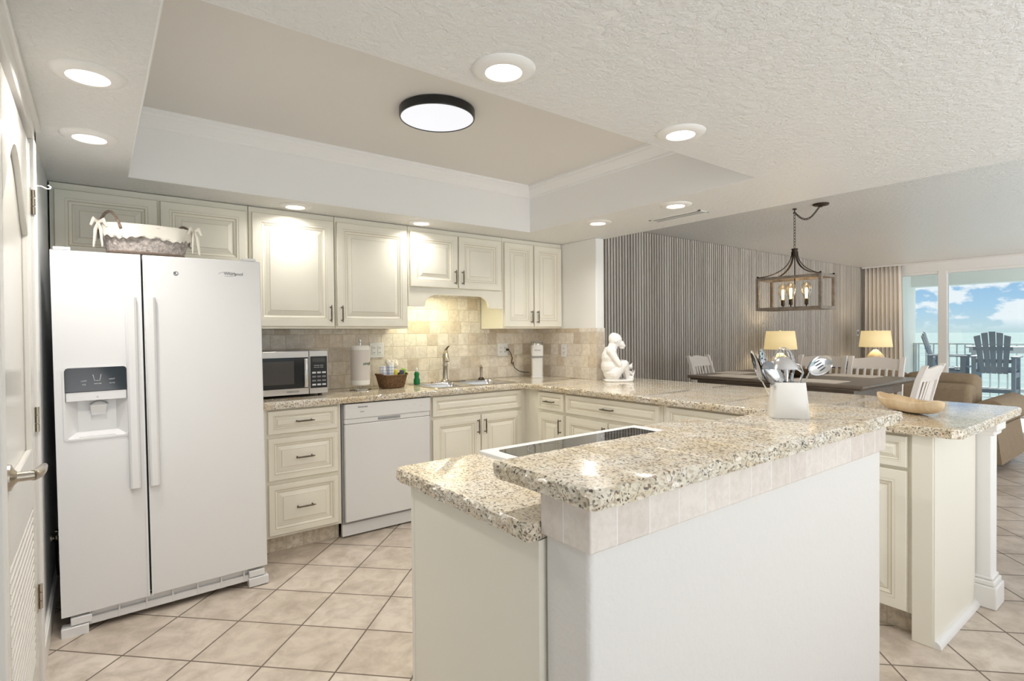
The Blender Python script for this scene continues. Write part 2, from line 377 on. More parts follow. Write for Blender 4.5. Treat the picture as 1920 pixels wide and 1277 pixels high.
# ------------------------------------------------------------------ room shell
XL, YB, XR, XS = -.19, 3.96, 3.335, 3.43
ZC, ZH, ZT = 2.107, 2.44, 2.456
XW = 11.0
struct('floor', MB().box(-.6, 11.0, -.9, 4.2, -.12, 0), 'floor')
c = MB()
tx0, tx1, ty0, ty1 = .132, 2.736, 1.478, 3.337
for a, b, d, f in ((-.6, tx0, -.9, 4.1), (tx1, XS + .02, -.9, 4.1), (tx0, tx1, -.9, ty0), (tx0, tx1, ty1, 4.1)): c.box(a, b, d, f, ZC, ZC + .42)
struct('ceiling', c, 'ceil')
struct('ceiling_tray', MB().box(tx0 - .01, tx1 + .01, ty0 - .01, ty1 + .01, ZT, ZT + .06), 'tray')
c = MB(); t = .004
c.box(tx0, tx0 + t, ty0, ty1, ZC + .001, ZT); c.box(tx1 - t, tx1, ty0, ty1, ZC + .001, ZT); c.box(tx0, tx1, ty0, ty0 + t, ZC + .001, ZT); c.box(tx0, tx1, ty1 - t, ty1, ZC + .001, ZT)
struct('wall_tray', c, 'traywhite')
def crown(prof, x0, x1, y0, y1):
    """stepped moulding round the inside of a rectangle; prof: (inset, z)"""
    m = MB(); n = len(prof); vs = []
    for cx, cy, sx, sy in ((x0, y0, 1, 1), (x1, y0, -1, 1), (x1, y1, -1, -1), (x0, y1, 1, -1)):
        for d, z in prof: vs.append((cx + sx * d, cy + sy * d, z))
    fs = []
    for i in range(4):
        j = (i + 1) % 4
        for k in range(n - 1): fs.append((i * n + k, i * n + k + 1, j * n + k + 1, j * n + k))
    return m.add(vs, fs)
struct('trim_1', crown([(.003, 2.368), (.012, 2.372), (.014, 2.384), (.020, 2.390), (.030, 2.398), (.045, 2.418), (.052, 2.424), (.054, 2.436), (.064, 2.440), (.066, 2.456)], tx0, tx1, ty0, ty1), 'traywhite', angle=20)
struct('ceiling_dining', MB().box(XS, 11.05, -1.7, 4.1, ZH, ZH + .1), 'ceil2')
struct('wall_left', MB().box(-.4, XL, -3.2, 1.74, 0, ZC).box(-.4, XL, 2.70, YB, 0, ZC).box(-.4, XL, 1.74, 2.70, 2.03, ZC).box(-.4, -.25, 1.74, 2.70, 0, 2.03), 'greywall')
struct('wall_back', MB().box(-.4, XS, YB, 4.1, 0, ZC), 'paint')
struct('wall_stub', MB().box(XR, XS, 3.2, YB, 0, ZC), 'paint', bevel=.006)
struct('wall_knee', MB().box(3.325, XS, .66, 3.2, 0, .872), 'paint', bevel=.004)
struct('trim_2', MB().box(3.30, 3.45, .635, 3.2, 0, .105).box(3.308, 3.443, .643, 3.2, .105, .13).box(3.316, 3.438, .652, 3.2, .13, .145), 'trim', bevel=.006)
struct('trim_3', MB().box(3.30, 3.455, .632, .76, .835, .876).box(3.31, 3.445, .645, .76, .812, .836), 'trim', bevel=.006)
struct('baseboard_left', MB().box(XL, XL + .014, 2.75, 3.9, 0, .10).box(XL, XL + .01, 2.75, 3.9, .10, .112), 'trim', bevel=.003)
# slat wall
struct('wall_dining', MB().box(XS, 11.05, 3.985, 4.1, 0, ZH), 'felt')
m = MB(); x = XS + .01; k = 0
while x < 10.98:
    m.box(x, x + .0265, YB, 3.986, .0, ZH - .004); x += .0455 if k % 13 else .049; k += 1
struct('trim_4', m, 'slat')
struct('wall_header', MB().box(XW, XW + .15, -3.2, 4.1, 2.285, ZH).box(XW, XW + .15, 3.60, 4.1, 0, 2.285).box(XW - .012, XW, -3.2, 3.34, 2.405, ZH), 'paint')
# sliding door / window wall
wn = bpy.data.objects.new('window_1', None); COL.objects.link(wn); wn['kind'] = 'structure'; OFF[wn.name] = Vector((0, 0, 0))
f = MB().box(XW + .01, XW + .13, 2.745, 2.862, 0, 2.285).box(XW + .02, XW + .12, -3.2, 3.60, 2.24, 2.285).box(XW + .02, XW + .12, 3.54, 3.60, 0, 2.285).box(XW + .02, XW + .12, -3.2, 3.60, 0, .05).box(XW + .02, XW + .12, -.2, -.1, .0, 2.285)
f.build('window_frame', 'paint', wn, bevel=.004)
MB().box(XW + .06, XW + .066, 2.862, 3.54, .05, 2.24).build('pane', 'glass', wn)
MB().box(XW + .08, XW + .086, -.1, 2.745, .05, 2.24).build('pane', 'glass', wn)
# balcony
struct('floor_balcony', MB().box(XW + .1, 13.1, -3.2, 4.2, -.18, -.02), 'conc')
struct('ceiling_balcony', MB().box(XW + .15, 13.1, -3.2, 4.1, 2.42, 2.6).box(12.75, 13.05, -3.2, 4.1, 2.16, 2.42), 'outwall')
struct('wall_balcony', MB().box(XW + .15, 13.0, 3.745, 4.1, -.02, 2.42), 'outwall')
tag(struct('sea', MB().box(14, 6000, -5000, 6000, -22.1, -22), 'sea'), 'pale green sea beyond the balcony', 'sea')
rl = thing('balcony_railing', 'pale metal balcony railing with thin vertical balusters in front of the sea', 'railing', (12.9, .8, -.02))
MB().box(12.87, 12.93, -2.4, 3.74, 1.035, 1.065).build('top_rail', 'rail', rl, bevel=.006)
MB().box(12.885, 12.915, -2.4, 3.74, .07, .10).build('bottom_rail', 'rail', rl)
y = 3.66; nb = 0
while y > -1.2:
    MB().box(12.888, 12.912, y - .011, y + .011, .10, 1.035).build('baluster', 'rail', rl); y -= .12
MB().box(12.875, 12.925, 3.69, 3.74, -.02, 1.035).build('post', 'rail', rl)

# ------------------------------------------------------------------ ceiling fixtures
def can(x, y, label, w=CAN_W):
    t = thing('recessed_downlight', label, 'ceiling light', (x, y, ZC), group='recessed downlights in the low ceiling')
    MB().lathe([(.056, -.012), (.060, -.013), (.080, -.009), (.096, -.003), (.097, 0), (.052, 0), (.052, -.006), (.056, -.012)], (x, y, ZC), 40, cap=False).build('trim_ring', 'trim', t, angle=60)
    MB().lathe([(.0, -.0085), (.052, -.0075), (.0535, -.002)], (x, y, ZC), 32, cap=False).build('lens', 'lens', t)
    ld = bpy.data.lights.new('downlight_lamp', 'AREA'); ld.shape = 'DISK'; ld.size = .10; ld.energy = w; ld.color = (1.0, .965, .91); ld.spread = math.radians(150)
    lo = bpy.data.objects.new('downlight_lamp', ld); COL.objects.link(lo); lo.parent = t; lo.location = (0, 0, -.0145)
    return t
can(.988, 1.325, 'round recessed downlight over the island, the largest and nearest one at top centre')
can(1.869, 1.325, 'round recessed downlight right of the tray, above the white utensil crock')
can(-.010, 2.100, 'round recessed downlight near the white door, upper of the left pair')
can(-.012, 2.745, 'round recessed downlight in front of the fridge, lower of the left pair')
can(.984, 3.477, 'small recessed downlight close to the tall cabinet door right of the fridge', 1.8)
can(1.850, 3.477, 'small recessed downlight over the sink wall cabinets, above the dishwasher', 1.8)
can(2.887, 2.748, 'recessed downlight in the far right corner above the white statue')
can(2.892, 2.088, 'recessed downlight beside the ceiling air vent')
ft = thing('flush_ceiling_light', 'flat round ceiling light with black rim in the tray ceiling', 'ceiling light', (1.401, 2.45, ZT))
MB().lathe([(.0, 0), (.183, 0), (.192, -.004), (.192, -.040), (.189, -.045), (.184, -.045), (.184, -.04)], (1.401, 2.45, ZT), 64, cap=False).build('rim', 'black', ft)
MB().lathe([(0, -.044), (.16, -.044), (.1845, -.041)], (1.401, 2.45, ZT), 64, cap=False).build('diffuser', 'panel_lens', ft)
vt = thing('air_vent', 'white slotted air vent in the low ceiling near the slat wall', 'vent', (3.19, 2.28, ZC))
v = MB().box(3.135, 3.15, 2.08, 2.49, ZC - .004, ZC).box(3.225, 3.24, 2.08, 2.49, ZC - .004, ZC).box(3.135, 3.24, 2.08, 2.095, ZC - .004, ZC).box(3.135, 3.24, 2.475, 2.49, ZC - .004, ZC)
v.build('frame', 'trim', vt); MB().box(3.15, 3.225, 2.095, 2.475, ZC - .002, ZC).build('duct', 'gap', vt)
for i in range(2): MB().box(3.170 + i * .026, 3.178 + i * .026, 2.095, 2.475, ZC - .005, ZC - .002).build('blade', 'trim', vt)

# ------------------------------------------------------------------ left door
dr = bpy.data.objects.new('door_1', None); COL.objects.link(dr); dr['kind'] = 'structure'; OFF[dr.name] = Vector((0, 0, 0))
dy0, dy1 = 1.765, 2.625
MB().box(-.225, -.2015, dy0, dy1, .01, 2.01).build('door_leaf', 'door', dr, label='gloss white door leaf')
m = MB(); fx0, fx1 = -.202, -.184
m.box(fx0, fx1, dy0, dy0 + .11, .01, 2.01).box(fx0, fx1, dy1 - .11, dy1, .01, 2.01).box(fx0, fx1, dy0 + .11, dy1 - .11, .01, .17).box(fx0, fx1, dy0 + .11, dy1 - .11, .72, .92)
arc = [(dy0 + .11, 2.01), (dy0 + .11, 1.66)]
for i in range(13):
    t_ = i / 12; arc.append((dy0 + .11 + (dy1 - dy0 - .22) * t_, 1.66 + .22 * math.sin(PI * t_) ** 1.3))
arc += [(dy1 - .11, 2.01)]
vs = [(fx0, a, b) for a, b in arc] + [(fx1, a, b) for a, b in arc]; n = len(arc)
m.add(vs, [tuple(range(n)), tuple(reversed(range(n, 2 * n)))] + [(i, n + i, n + (i + 1) % n, (i + 1) % n) for i in range(n)])
m.build('stiles_and_rails', 'door', dr, bevel=.004)
lv = MB()
for i in range(20):
    z = .18 + i * .0275; lv.add([(-.201, dy0 + .11, z + .018), (-.201, dy1 - .11, z + .018), (-.1855, dy1 - .11, z), (-.1855, dy0 + .11, z), (-.199, dy0 + .11, z + .023), (-.199, dy1 - .11, z + .023), (-.1835, dy1 - .11, z + .005), (-.1835, dy0 + .11, z + .005)], [(0, 1, 2, 3), (7, 6, 5, 4), (3, 2, 6, 7), (0, 4, 5, 1)])
lv.build('louvres', 'door', dr)
struct('trim_5', MB().box(-.20, -.172, 2.655, 2.715, 0, 2.08).box(-.20, -.172, 1.68, 1.74, 0, 2.08).box(-.20, -.172, 1.68, 2.715, 2.03, 2.09).box(-.2, -.158, 1.66, 2.735, 2.085, ZC).box(-.235, -.172, 2.633, 2.655, 0, 2.03), 'trim', bevel=.004)
for z in (1.80, 1.01, .36):
    h = MB().box(-.184, -.1815, dy1 - .035, dy1 + .002, z - .045, z + .045).box(-.184, -.1815, dy1 + .006, dy1 + .030, z - .045, z + .045)
    for k in range(3): h.lathe([(.006, 0), (.006, .028)], (-.176, dy1 + .004, z - .045 + k * .031), 10)
    h.build('door_hinge', 'nickel', dr)
hd = MB(); T = TR(-.184, 1.87, .952, ry=PI / 2)
hd.lathe([(.0, 0), (.034, 0), (.033, .006), (.020, .012), (.013, .018), (.012, .052)], T=T, seg=28)
hd.tube([(-.135, 1.865, .952), (-.126, 1.885, .953), (-.122, 1.92, .955), (-.120, 1.955, .957), (-.119, 1.975, .958)], [.0135, .0135, .012, .009, .003], 14)
hd.build('door_handle', 'nickel', dr)
hk = MB().tube([(-.19, 2.82, 1.90), (-.165, 2.82, 1.902), (-.150, 2.83, 1.896), (-.140, 2.84, 1.90), (-.138, 2.85, 1.91), (-.146, 2.855, 1.915)], .0025, 6).lathe([(0, 0), (.01, 0), (.01, .003), (0, .004)], T=TR(-.19, 2.82, 1.90, ry=PI / 2), seg=12)
tag(hk.build('door_hook', 'trim'), 'small white hook on the wall beside the door top', 'hook')

# ------------------------------------------------------------------ cabinet parts
def rectloops(w, h, loops):
    """loops: (inset, y, mat) front towards -y; returns MB local with lower-left at origin"""
    m = MB(); vs = []; fs = []; mi = []
    for ins, yy, _ in loops:
        vs += [(ins, yy, ins), (w - ins, yy, ins), (w - ins, yy, h - ins), (ins, yy, h - ins)]
    for k in range(len(loops) - 1):
        for i in range(4):
            j = (i + 1) % 4; m.f.append([k * 4 + i, k * 4 + j, k * 4 + 4 + j, k * 4 + 4 + i]); m.mi.append(loops[k + 1][2])
    m.v = vs; q = (len(loops) - 1) * 4; m.f.append([q, q + 1, q + 2, q + 3]); m.mi.append(loops[-1][2])
    return m
def front(name, w, h, T, parent, drawer=False):
    f = .055 if not drawer else min(.034, h * .22); s = min(1, min(w, h) / .28)
    L0 = [(0, 0, 0), (0, -.017, 0), (.0015, -.019, 1), (.004, -.021, 0), (f * .78, -.021, 0), (f * .80, -.0195, 1), (f, -.019, 0), (f + .004 * s, -.0165, 1), (f + .016 * s, -.011, 0), (f + .019 * s, -.009, 1), (f + .024 * s, -.009, 0), (f + .046 * s, -.0165, 0), (f + .048 * s, -.018, 1), (f + .051 * s, -.0185, 0)]
    m = rectloops(w, h, L0); m.v = [tuple(T @ Vector(p)) for p in m.v]
    return m.build(name, ['cab', 'glaze'], parent, angle=18)
def pull(T, parent, L_=.10):
    """bar pull, local along x, standing off towards -y"""
    m = MB(); h = L_ / 2
    pts = []; rs = []
    for i in range(13):
        t_ = i / 12; pts.append((-h - .006 + (L_ + .012) * t_, -.026, 0)); rs.append(.0032 + .0022 * math.sin(PI * t_) + (.0012 if i in (2, 10) else 0))
    m.tube([T @ Vector(p) for p in pts], rs, 8)
    for sx in (-1, 1): m.tube([T @ Vector((sx * h * .86, 0, 0)), T @ Vector((sx * h * .86, -.012, 0)), T @ Vector((sx * h * .86, -.026, 0))], [.0055, .0035, .0045], 8)
    return m.build('handle', 'pewter', parent, angle=60)
VERT = Matrix.Rotation(PI / 2, 4, 'Y')
def door(T, w, h, parent, side=None, up=False, drawer=False, name='door'):
    d = front(name, w, h, T, parent, drawer)
    if drawer: pull(T @ TR(w / 2, -.02, h / 2), d)
    elif side:
        xx = w - .028 if side == 'r' else .028; zz = .085 if up else h - .085
        pull(T @ TR(xx, -.02, zz) @ VERT, d)
    return d
# ---- base cabinets, back run (face frame at y=3.42, fronts to 3.40)
YF = 3.421
b = thing('base_cabinet', 'cream base cabinet of three drawers between fridge and dishwasher', 'cabinet', (1.0, 3.68, 0))
MB().box(.762, 1.228, YF, 3.95, .105, .873).build('carcass', 'cab', b)
MB().box(.762, 1.228, 3.475, 3.49, .0, .105).build('toe_kick', 'toe', b, label='tiled toe kick')
for z0, z1 in ((.722, .862), (.447, .700), (.122, .425)): door(TR(.790, YF, z0), .415, z1 - z0, b, drawer=True, name='drawer')
b = thing('base_cabinet', 'cream sink base cabinet with two doors below the sink', 'cabinet', (2.3, 3.68, 0))
MB().box(1.873, 2.735, YF, 3.95, .105, .735).box(1.873, 2.735, YF, YF + .02, .735, .873).build('carcass', 'cab', b)
MB().box(1.873, 2.80, 3.475, 3.49, .0, .105).build('toe_kick', 'toe', b, label='tiled toe kick')
front('false_drawer', .80, .142, TR(1.885, YF, .720), b, True)
door(TR(1.885, YF, .118), .408, .582, b, 'r'); door(TR(2.300, YF, .118), .385, .582, b, 'l')
# ---- peninsula base cabinets, faces at x=2.735, fronts to 2.714
XF = 2.735
def PT(y, z): return TR(XF, y, z, rz=-PI / 2)
b = thing('base_cabinet', 'narrow cream cabinet with one small drawer and door in the inner corner', 'cabinet', (3.0, 3.09, 0))
MB().box(XF, 3.32, 2.925, YF, .105, .873).build('carcass', 'cab', b); MB().box(2.79, 2.80, 2.925, 3.475, 0, .105).build('toe_kick', 'toe', b)
door(PT(3.234, .725), .29, .135, b, drawer=True, name='drawer'); door(PT(3.234, .118), .29, .585, b, 'r')
b = thing('base_cabinet', 'wide cream peninsula cabinet with one long drawer over two doors', 'cabinet', (3.0, 2.5, 0))
MB().box(XF, 3.32, 2.07, 2.922, .105, .873).build('carcass', 'cab', b); MB().box(2.79, 2.80, 2.07, 2.922, 0, .105).build('toe_kick', 'toe', b)
door(PT(2.919, .725), .83, .135, b, drawer=True, name='drawer'); door(PT(2.919, .118), .412, .585, b, 'r'); door(PT(2.501, .118), .412, .585, b, 'l')
b = thing('base_cabinet', 'cream peninsula cabinet mostly hidden behind the island bar', 'cabinet', (3.0, 1.75, 0))
MB().box(XF, 3.32, 1.445, 2.067, .105, .873).build('carcass', 'cab', b); MB().box(2.79, 2.80, 1.445, 2.067, 0, .105).build('toe_kick', 'toe', b)
front('false_drawer', .56, .135, PT(2.035, .725), b, True); door(PT(2.035, .118), .278, .585, b, 'r'); door(PT(1.753, .118), .278, .585, b, 'l')
b = thing('base_cabinet', 'cream end cabinet of the peninsula with plain side panel and floor moulding', 'cabinet', (3.0, 1.1, 0))
MB().box(XF, 3.32, .735, 1.442, .105, .873).build('carcass', 'cab', b)
MB().box(2.79, 2.80, .80, 1.442, 0, .105).build('toe_kick', 'toe', b, label='tiled toe kick')
door(PT(1.40, .725), .588, .135, b, name='drawer', drawer=True); door(PT(1.40, .112), .29, .60, b, 'r'); door(PT(1.106, .112), .294, .60, b, 'l')
MB().box(2.714, XF + .01, .720, .795, 0, .873).build('corner_post', 'panelcream', b, bevel=.003)
MB().box(2.718, 3.315, .716, .737, 0, .873).build('side_panel', 'panelcream', b)
mm = MB(); pr = [(.716, 0)] + [(.716 - .022 * math.cos(PI / 2 * i / 6), .028 * math.sin(PI / 2 * i / 6)) for i in range(7)]
n = len(pr); mm.add([(2.720, a, z) for a, z in pr] + [(3.30, a, z) for a, z in pr], [tuple(range(n)), tuple(reversed(range(n, 2 * n)))] + [(i, n + i, n + (i + 1) % n, (i + 1) % n) for i in range(n)])
mm.build('floor_moulding', 'trim', b)
# ---- island
b = thing('island_cabinet', 'cream island base cabinet with flat end panel under the cooktop counter', 'cabinet', (1.45, 1.15, 0))
MB().box(.742, 2.13, .872, 1.435, .0, .873).build('carcass', 'cab', b)
MB().box(.730, .742, .870, 1.432, 0, .873).build('end_panel', 'panelcream', b)
MB().box(.728, .78, 1.432, 1.452, 0, .873).build('face_stile', 'panelcream', b, bevel=.003)
for i in range(3): door(TR(1.24 + i * .44, 1.436, .12, rz=PI), .43, .72, b, 'r' if i % 2 else 'l')
struct('wall_pony', MB().box(.745, 2.197, .735, .868, 0, .985), 'wall_tex', bevel=.012, bseg=3)
tb = MB().prism([(.733, .868), (.733, .722), (2.207, .722), (2.207, .868), (2.198, .868), (2.198, .734), (.744, .734), (.744, .868)], .888, .986)
struct('trim_6', tb, 'bandt', bevel=.004)

# ---- rough edged stone slabs
def resample(poly, step):
    out = []
    for i in range(len(poly)):
        a = Vector(poly[i]); b_ = Vector(poly[(i + 1) % len(poly)]); n = max(1, int((b_ - a).length / step))
        for k in range(n): out.append(a + (b_ - a) * k / n)
    return out
def slab(name, poly, z0, z1, m, parent=None, hole=None, amp=.0045, step=.011, seed=1, smooth_after=None):
    rnd = random.Random(seed); P = resample(poly, step); n = len(P); bm = bmesh.new()
    h = z1 - z0; rings = [(-.004, z1), (0, z1 - .004), (.002, z1 - h * .3), (.001, z1 - h * .55), (-.001, z1 - h * .8), (-.003, z0)]
    R = []
    for k, (o_, z) in enumerate(rings):
        r = []
        for i in range(n):
            t_ = (P[(i + 1) % n] - P[i - 1]).normalized(); nn = Vector((t_.y, -t_.x))
            j = rnd.uniform(-amp, amp) * (1.0 if 0 < k < 5 else .45)
            p = P[i] + nn * (o_ + j); r.append(bm.verts.new((p.x, p.y, z + (rnd.uniform(-.002, .002) if 1 < k < 5 else (rnd.uniform(-.0012, 0) if k == 1 else 0)))))
        R.append(r)
    for k in range(len(R) - 1):
        for i in range(n):
            j = (i + 1) % n; bm.faces.new((R[k][j], R[k][i], R[k + 1][i], R[k + 1][j]))
    def fill(ring, z, flip):
        es = [bm.edges.get((ring[i], ring[(i + 1) % n])) for i in range(n)]; hv = []
        if hole:
            for a in hole: hv.append(bm.verts.new((a[0], a[1], z)))
            es += [bm.edges.new((hv[i], hv[(i + 1) % len(hv)])) for i in range(len(hv))]
        bmesh.ops.triangle_fill(bm, use_beauty=True, use_dissolve=False, edges=es, normal=(0, 0, -1 if flip else 1))
        return hv
    a = fill(R[0], z1, False); b_ = fill(R[-1], z0, True)
    if hole:
        for i in range(len(a)): j = (i + 1) % len(a); bm.faces.new((a[i], a[j], b_[j], b_[i]))
    bmesh.ops.recalc_face_normals(bm, faces=bm.faces)
    me = bpy.data.meshes.new(name); bm.to_mesh(me); bm.free(); me.materials.append(M[m])
    me.polygons.foreach_set('use_smooth', [abs(p.normal.z) < .995 for p in me.polygons]); me.set_sharp_from_angle(angle=math.radians(28))
    o = bpy.data.objects.new(name, me); COL.objects.link(o)
    return o
def rrect(x0, x1, y0, y1, r, seg=5):
    out = []
    for cx, cy, a0 in ((x0 + r, y0 + r, PI), (x1 - r, y0 + r, 1.5 * PI), (x1 - r, y1 - r, 0), (x0 + r, y1 - r, .5 * PI)):
        for i in range(seg + 1): a = a0 + PI / 2 * i / seg; out.append((cx + r * math.cos(a), cy + r * math.sin(a)))
    return out
SX0, SX1, SY0, SY1 = 1.955, 2.695, 3.478, 3.895
ct = slab('countertop', [(.764, 3.374), (2.664, 3.374), (2.684, 3.354), (2.684, .654), (2.714, .624), (3.72, .624), (3.74, .644), (3.74, 3.19), (3.334, 3.19), (3.334, 3.948), (.764, 3.948)], .875, .914, 'granite', hole=rrect(SX0 + .01, SX1 - .01, SY0 + .01, SY1 - .01, .03), seed=3)
tag(ct, 'speckled beige granite countertop running along the sink wall and round onto the peninsula', 'countertop')
il = slab('island_countertop', [(.700, .869), (2.155, .869), (2.155, 1.497), (.712, 1.497), (.700, 1.485)], .875, .914, 'granite_bar', seed=5, amp=.0055)
tag(il, 'lower granite counter of the island around the black cooktop', 'countertop')
bt = slab('bar_top', [(.700, .690), (.715, .678), (2.225, .678), (2.235, .70), (2.235, .985), (.700, .985)], .987, 1.026, 'granite_bar', seed=9, amp=.0065, step=.012)
tag(bt, 'raised speckled granite bar top with rough chiselled edge on the island', 'countertop')

# ---- cooktop
t = thing('cooktop', 'black glass cooktop with white rim set in the island counter', 'cooktop', (1.38, 1.24, .914))
m = MB(); x0, x1, y0, y1 = .993, 1.768, 1.0, 1.484
m.add([(a, b_, z) for z in (.914, .925) for a, b_ in ((x0, y0), (x1, y0), (x1, y1), (x0, y1))] + [(a, b_, z) for z in (.928,) for a, b_ in ((x0 + .012, y0 + .012), (x1 - .012, y0 + .012), (x1 - .012, y1 - .012), (x0 + .012, y1 - .012))] + [(a, b_, z) for a, b_, z in [(x, y, .924) for x, y in ((x0 + .05, y0 + .035), (x1 - .058, y0 + .035), (x1 - .058, y1 - .042), (x0 + .05, y1 - .042))]],
      [(0, 1, 5, 4), (1, 2, 6, 5), (2, 3, 7, 6), (3, 0, 4, 7), (4, 5, 9, 8), (5, 6, 10, 9), (6, 7, 11, 10), (7, 4, 8, 11), (8, 9, 13, 12), (9, 10, 14, 13), (10, 11, 15, 14), (11, 8, 12, 15)])
m.build('rim', 'white2', t, bevel=.002)
MB().prism(rrect(x0 + .046, x1 - .054, y0 + .030, y1 - .038, .015), .915, .9262).build('glass_top', 'ctglass', t)
for (cx, cy, r) in ((1.20, 1.34, .09), (1.20, 1.12, .075), (1.53, 1.34, .075), (1.53, 1.12, .1)):
    MB().lathe([(r, 0), (r + .002, 0), (r + .002, .0004), (r, .0004)], (cx, cy, .9262), 48, cap=False).build('burner_ring', 'greyplastic', t)

# ---- sink
t = thing('kitchen_sink', 'double bowl stainless steel sink set in the counter', 'sink', (2.32, 3.69, .914))
SXm = 2.31
def basin(m, x0, x1, y0, y1, d):
    A = rrect(x0, x1, y0, y1, .05, 6); B = rrect(x0 + .008, x1 - .008, y0 + .008, y1 - .008, .05, 6); C = rrect(x0 + .03, x1 - .03, y0 + .03, y1 - .03, .04, 6); n = len(A)
    vs = [(a, b_, .9175) for a, b_ in A] + [(a, b_, .90) for a, b_ in B] + [(a, b_, .914 - d + .02) for a, b_ in B] + [(a, b_, .914 - d) for a, b_ in C]; fs = []
    for k in range(3):
        for i in range(n): j = (i + 1) % n; fs.append((k * n + j, k * n + i, (k + 1) * n + i, (k + 1) * n + j))
    fs.append(tuple(3 * n + i for i in reversed(range(n)))); m.add(vs, fs)
m = MB(); basin(m, SX0 + .03, SXm - .015, SY0 + .02, SY1 - .085, .17); m.build('basin', 'chrome', t, angle=50)
m = MB(); basin(m, SXm + .015, SX1 - .03, SY0 + .02, SY1 - .085, .17); m.build('basin', 'chrome', t, angle=50)
bm = bmesh.new(); loops = []
for L0 in (rrect(SX0 - .012, SX1 + .012, SY0 - .012, SY1 + .012, .03), rrect(SX0 + .03, SXm - .015, SY0 + .02, SY1 - .085, .05, 6), rrect(SXm + .015, SX1 - .03, SY0 + .02, SY1 - .085, .05, 6)):
    vv = [bm.verts.new((a - 2.32, b_ - 3.69, .0035)) for a, b_ in L0]; loops += [bm.edges.new((vv[i], vv[(i + 1) % len(vv)])) for i in range(len(vv))]
    if len(loops) == len(vv):
        v2 = [bm.verts.new((v_.co.x * 1.006, v_.co.y * 1.01, .0012)) for v_ in vv]
        for i in range(len(vv)): bm.faces.new((vv[i], vv[(i + 1) % len(vv)], v2[(i + 1) % len(vv)], v2[i]))
bmesh.ops.triangle_fill(bm, use_beauty=True, edges=loops, normal=(0, 0, 1)); me = bpy.data.meshes.new('rim'); bm.to_mesh(me); bm.free(); me.materials.append(M['steel'])
o = bpy.data.objects.new('rim', me); COL.objects.link(o); o.parent = t
for cx in (2.14, 2.49): MB().lathe([(.0, .001), (.025, .002), (.04, .004), (.042, 0)], (cx, 3.64, .744), 20).build('drain', 'nickel', t)
FZ = .918
t = thing('faucet', 'tall brushed nickel faucet with lever on top behind the sink', 'faucet', (2.26, 3.865, FZ))
MB().prism([(x_, y_) for x_, y_ in rrect(2.13, 2.45, 3.835, 3.895, .028, 5)], FZ, FZ + .008).build('deck_plate', 'nickel', t, bevel=.003)
MB().lathe([(.032, 0), (.034, .004), (.024, .018), (.021, .03), (.019, .12), (.022, .126), (.022, .134), (.019, .14), (.021, .19), (.023, .21), (.019, .228), (.012, .236), (0, .238)], (2.26, 3.865, FZ + .006), 24).build('body', 'nickel', t, angle=50)
MB().tube([(2.256, 3.85, 1.145), (2.238, 3.81, 1.168), (2.214, 3.765, 1.158), (2.202, 3.735, 1.125), (2.198, 3.725, 1.092)], [.014, .014, .014, .015, .017], 14).build('spout', 'nickel', t)
MB().tube([(2.262, 3.867, 1.15), (2.268, 3.87, 1.175), (2.29, 3.875, 1.20), (2.31, 3.88, 1.212)], [.012, .009, .007, .004], 10).build('lever', 'bronze', t)
t = thing('side_sprayer', 'small nickel side sprayer right of the faucet', 'sprayer', (2.615, 3.865, FZ))
MB().lathe([(.026, 0), (.027, .006), (.016, .02)], (2.615, 3.865, FZ), 20).build('base', 'bronze', t)
MB().lathe([(.013, .018), (.011, .05), (.014, .095), (.016, .105), (.010, .113), (0, .115)], (2.615, 3.865, FZ), 18).tube([(2.613, 3.86, 1.022), (2.600, 3.845, 1.036), (2.590, 3.832, 1.034)], [.010, .011, .008], 10).build('spray_head', 'nickel', t)

# ---- dishwasher
t = thing('dishwasher', 'white dishwasher with top control panel between the cabinets', 'dishwasher', (1.55, 3.68, 0))
MB().box(1.234, 1.868, 3.42, 3.94, .09, .868).build('body', 'greyplastic', t)
MB().box(1.247, 1.858, 3.392, 3.42, .108, .735).build('door', 'white', t, bevel=.006)
cp = MB().box(1.247, 1.858, 3.388, 3.42, .770, .866).box(1.247, 1.858, 3.394, 3.42, .737, .770).build('control_panel', 'white2', t, bevel=.005)
MB().box(1.47, 1.63, 3.3915, 3.396, .746, .764).build('pocket_handle', 'greyplastic', cp, bevel=.002)
text('lettering', 'FRIGIDAIRE', .013, 'greytext', cp, TR(1.365, 3.3875, .842) @ FRONT, bold=True)
text('lettering', 'Quiet', .012, 'greytext', cp, TR(1.36, 3.3875, .812) @ FRONT)
for x_ in (1.67, 1.73, 1.785): text('button_print', 'oo  oo', .008, 'whitetext', cp, TR(x_, 3.3875, .828 if x_ < 1.76 else .815) @ FRONT)
MB().box(1.236, 1.866, 3.425, 3.45, .012, .105).build('kick_plate', 'white', t)
MB().box(1.234, 1.870, 3.40, 3.415, .8675, .8735).build('gap_strip', 'black', t)

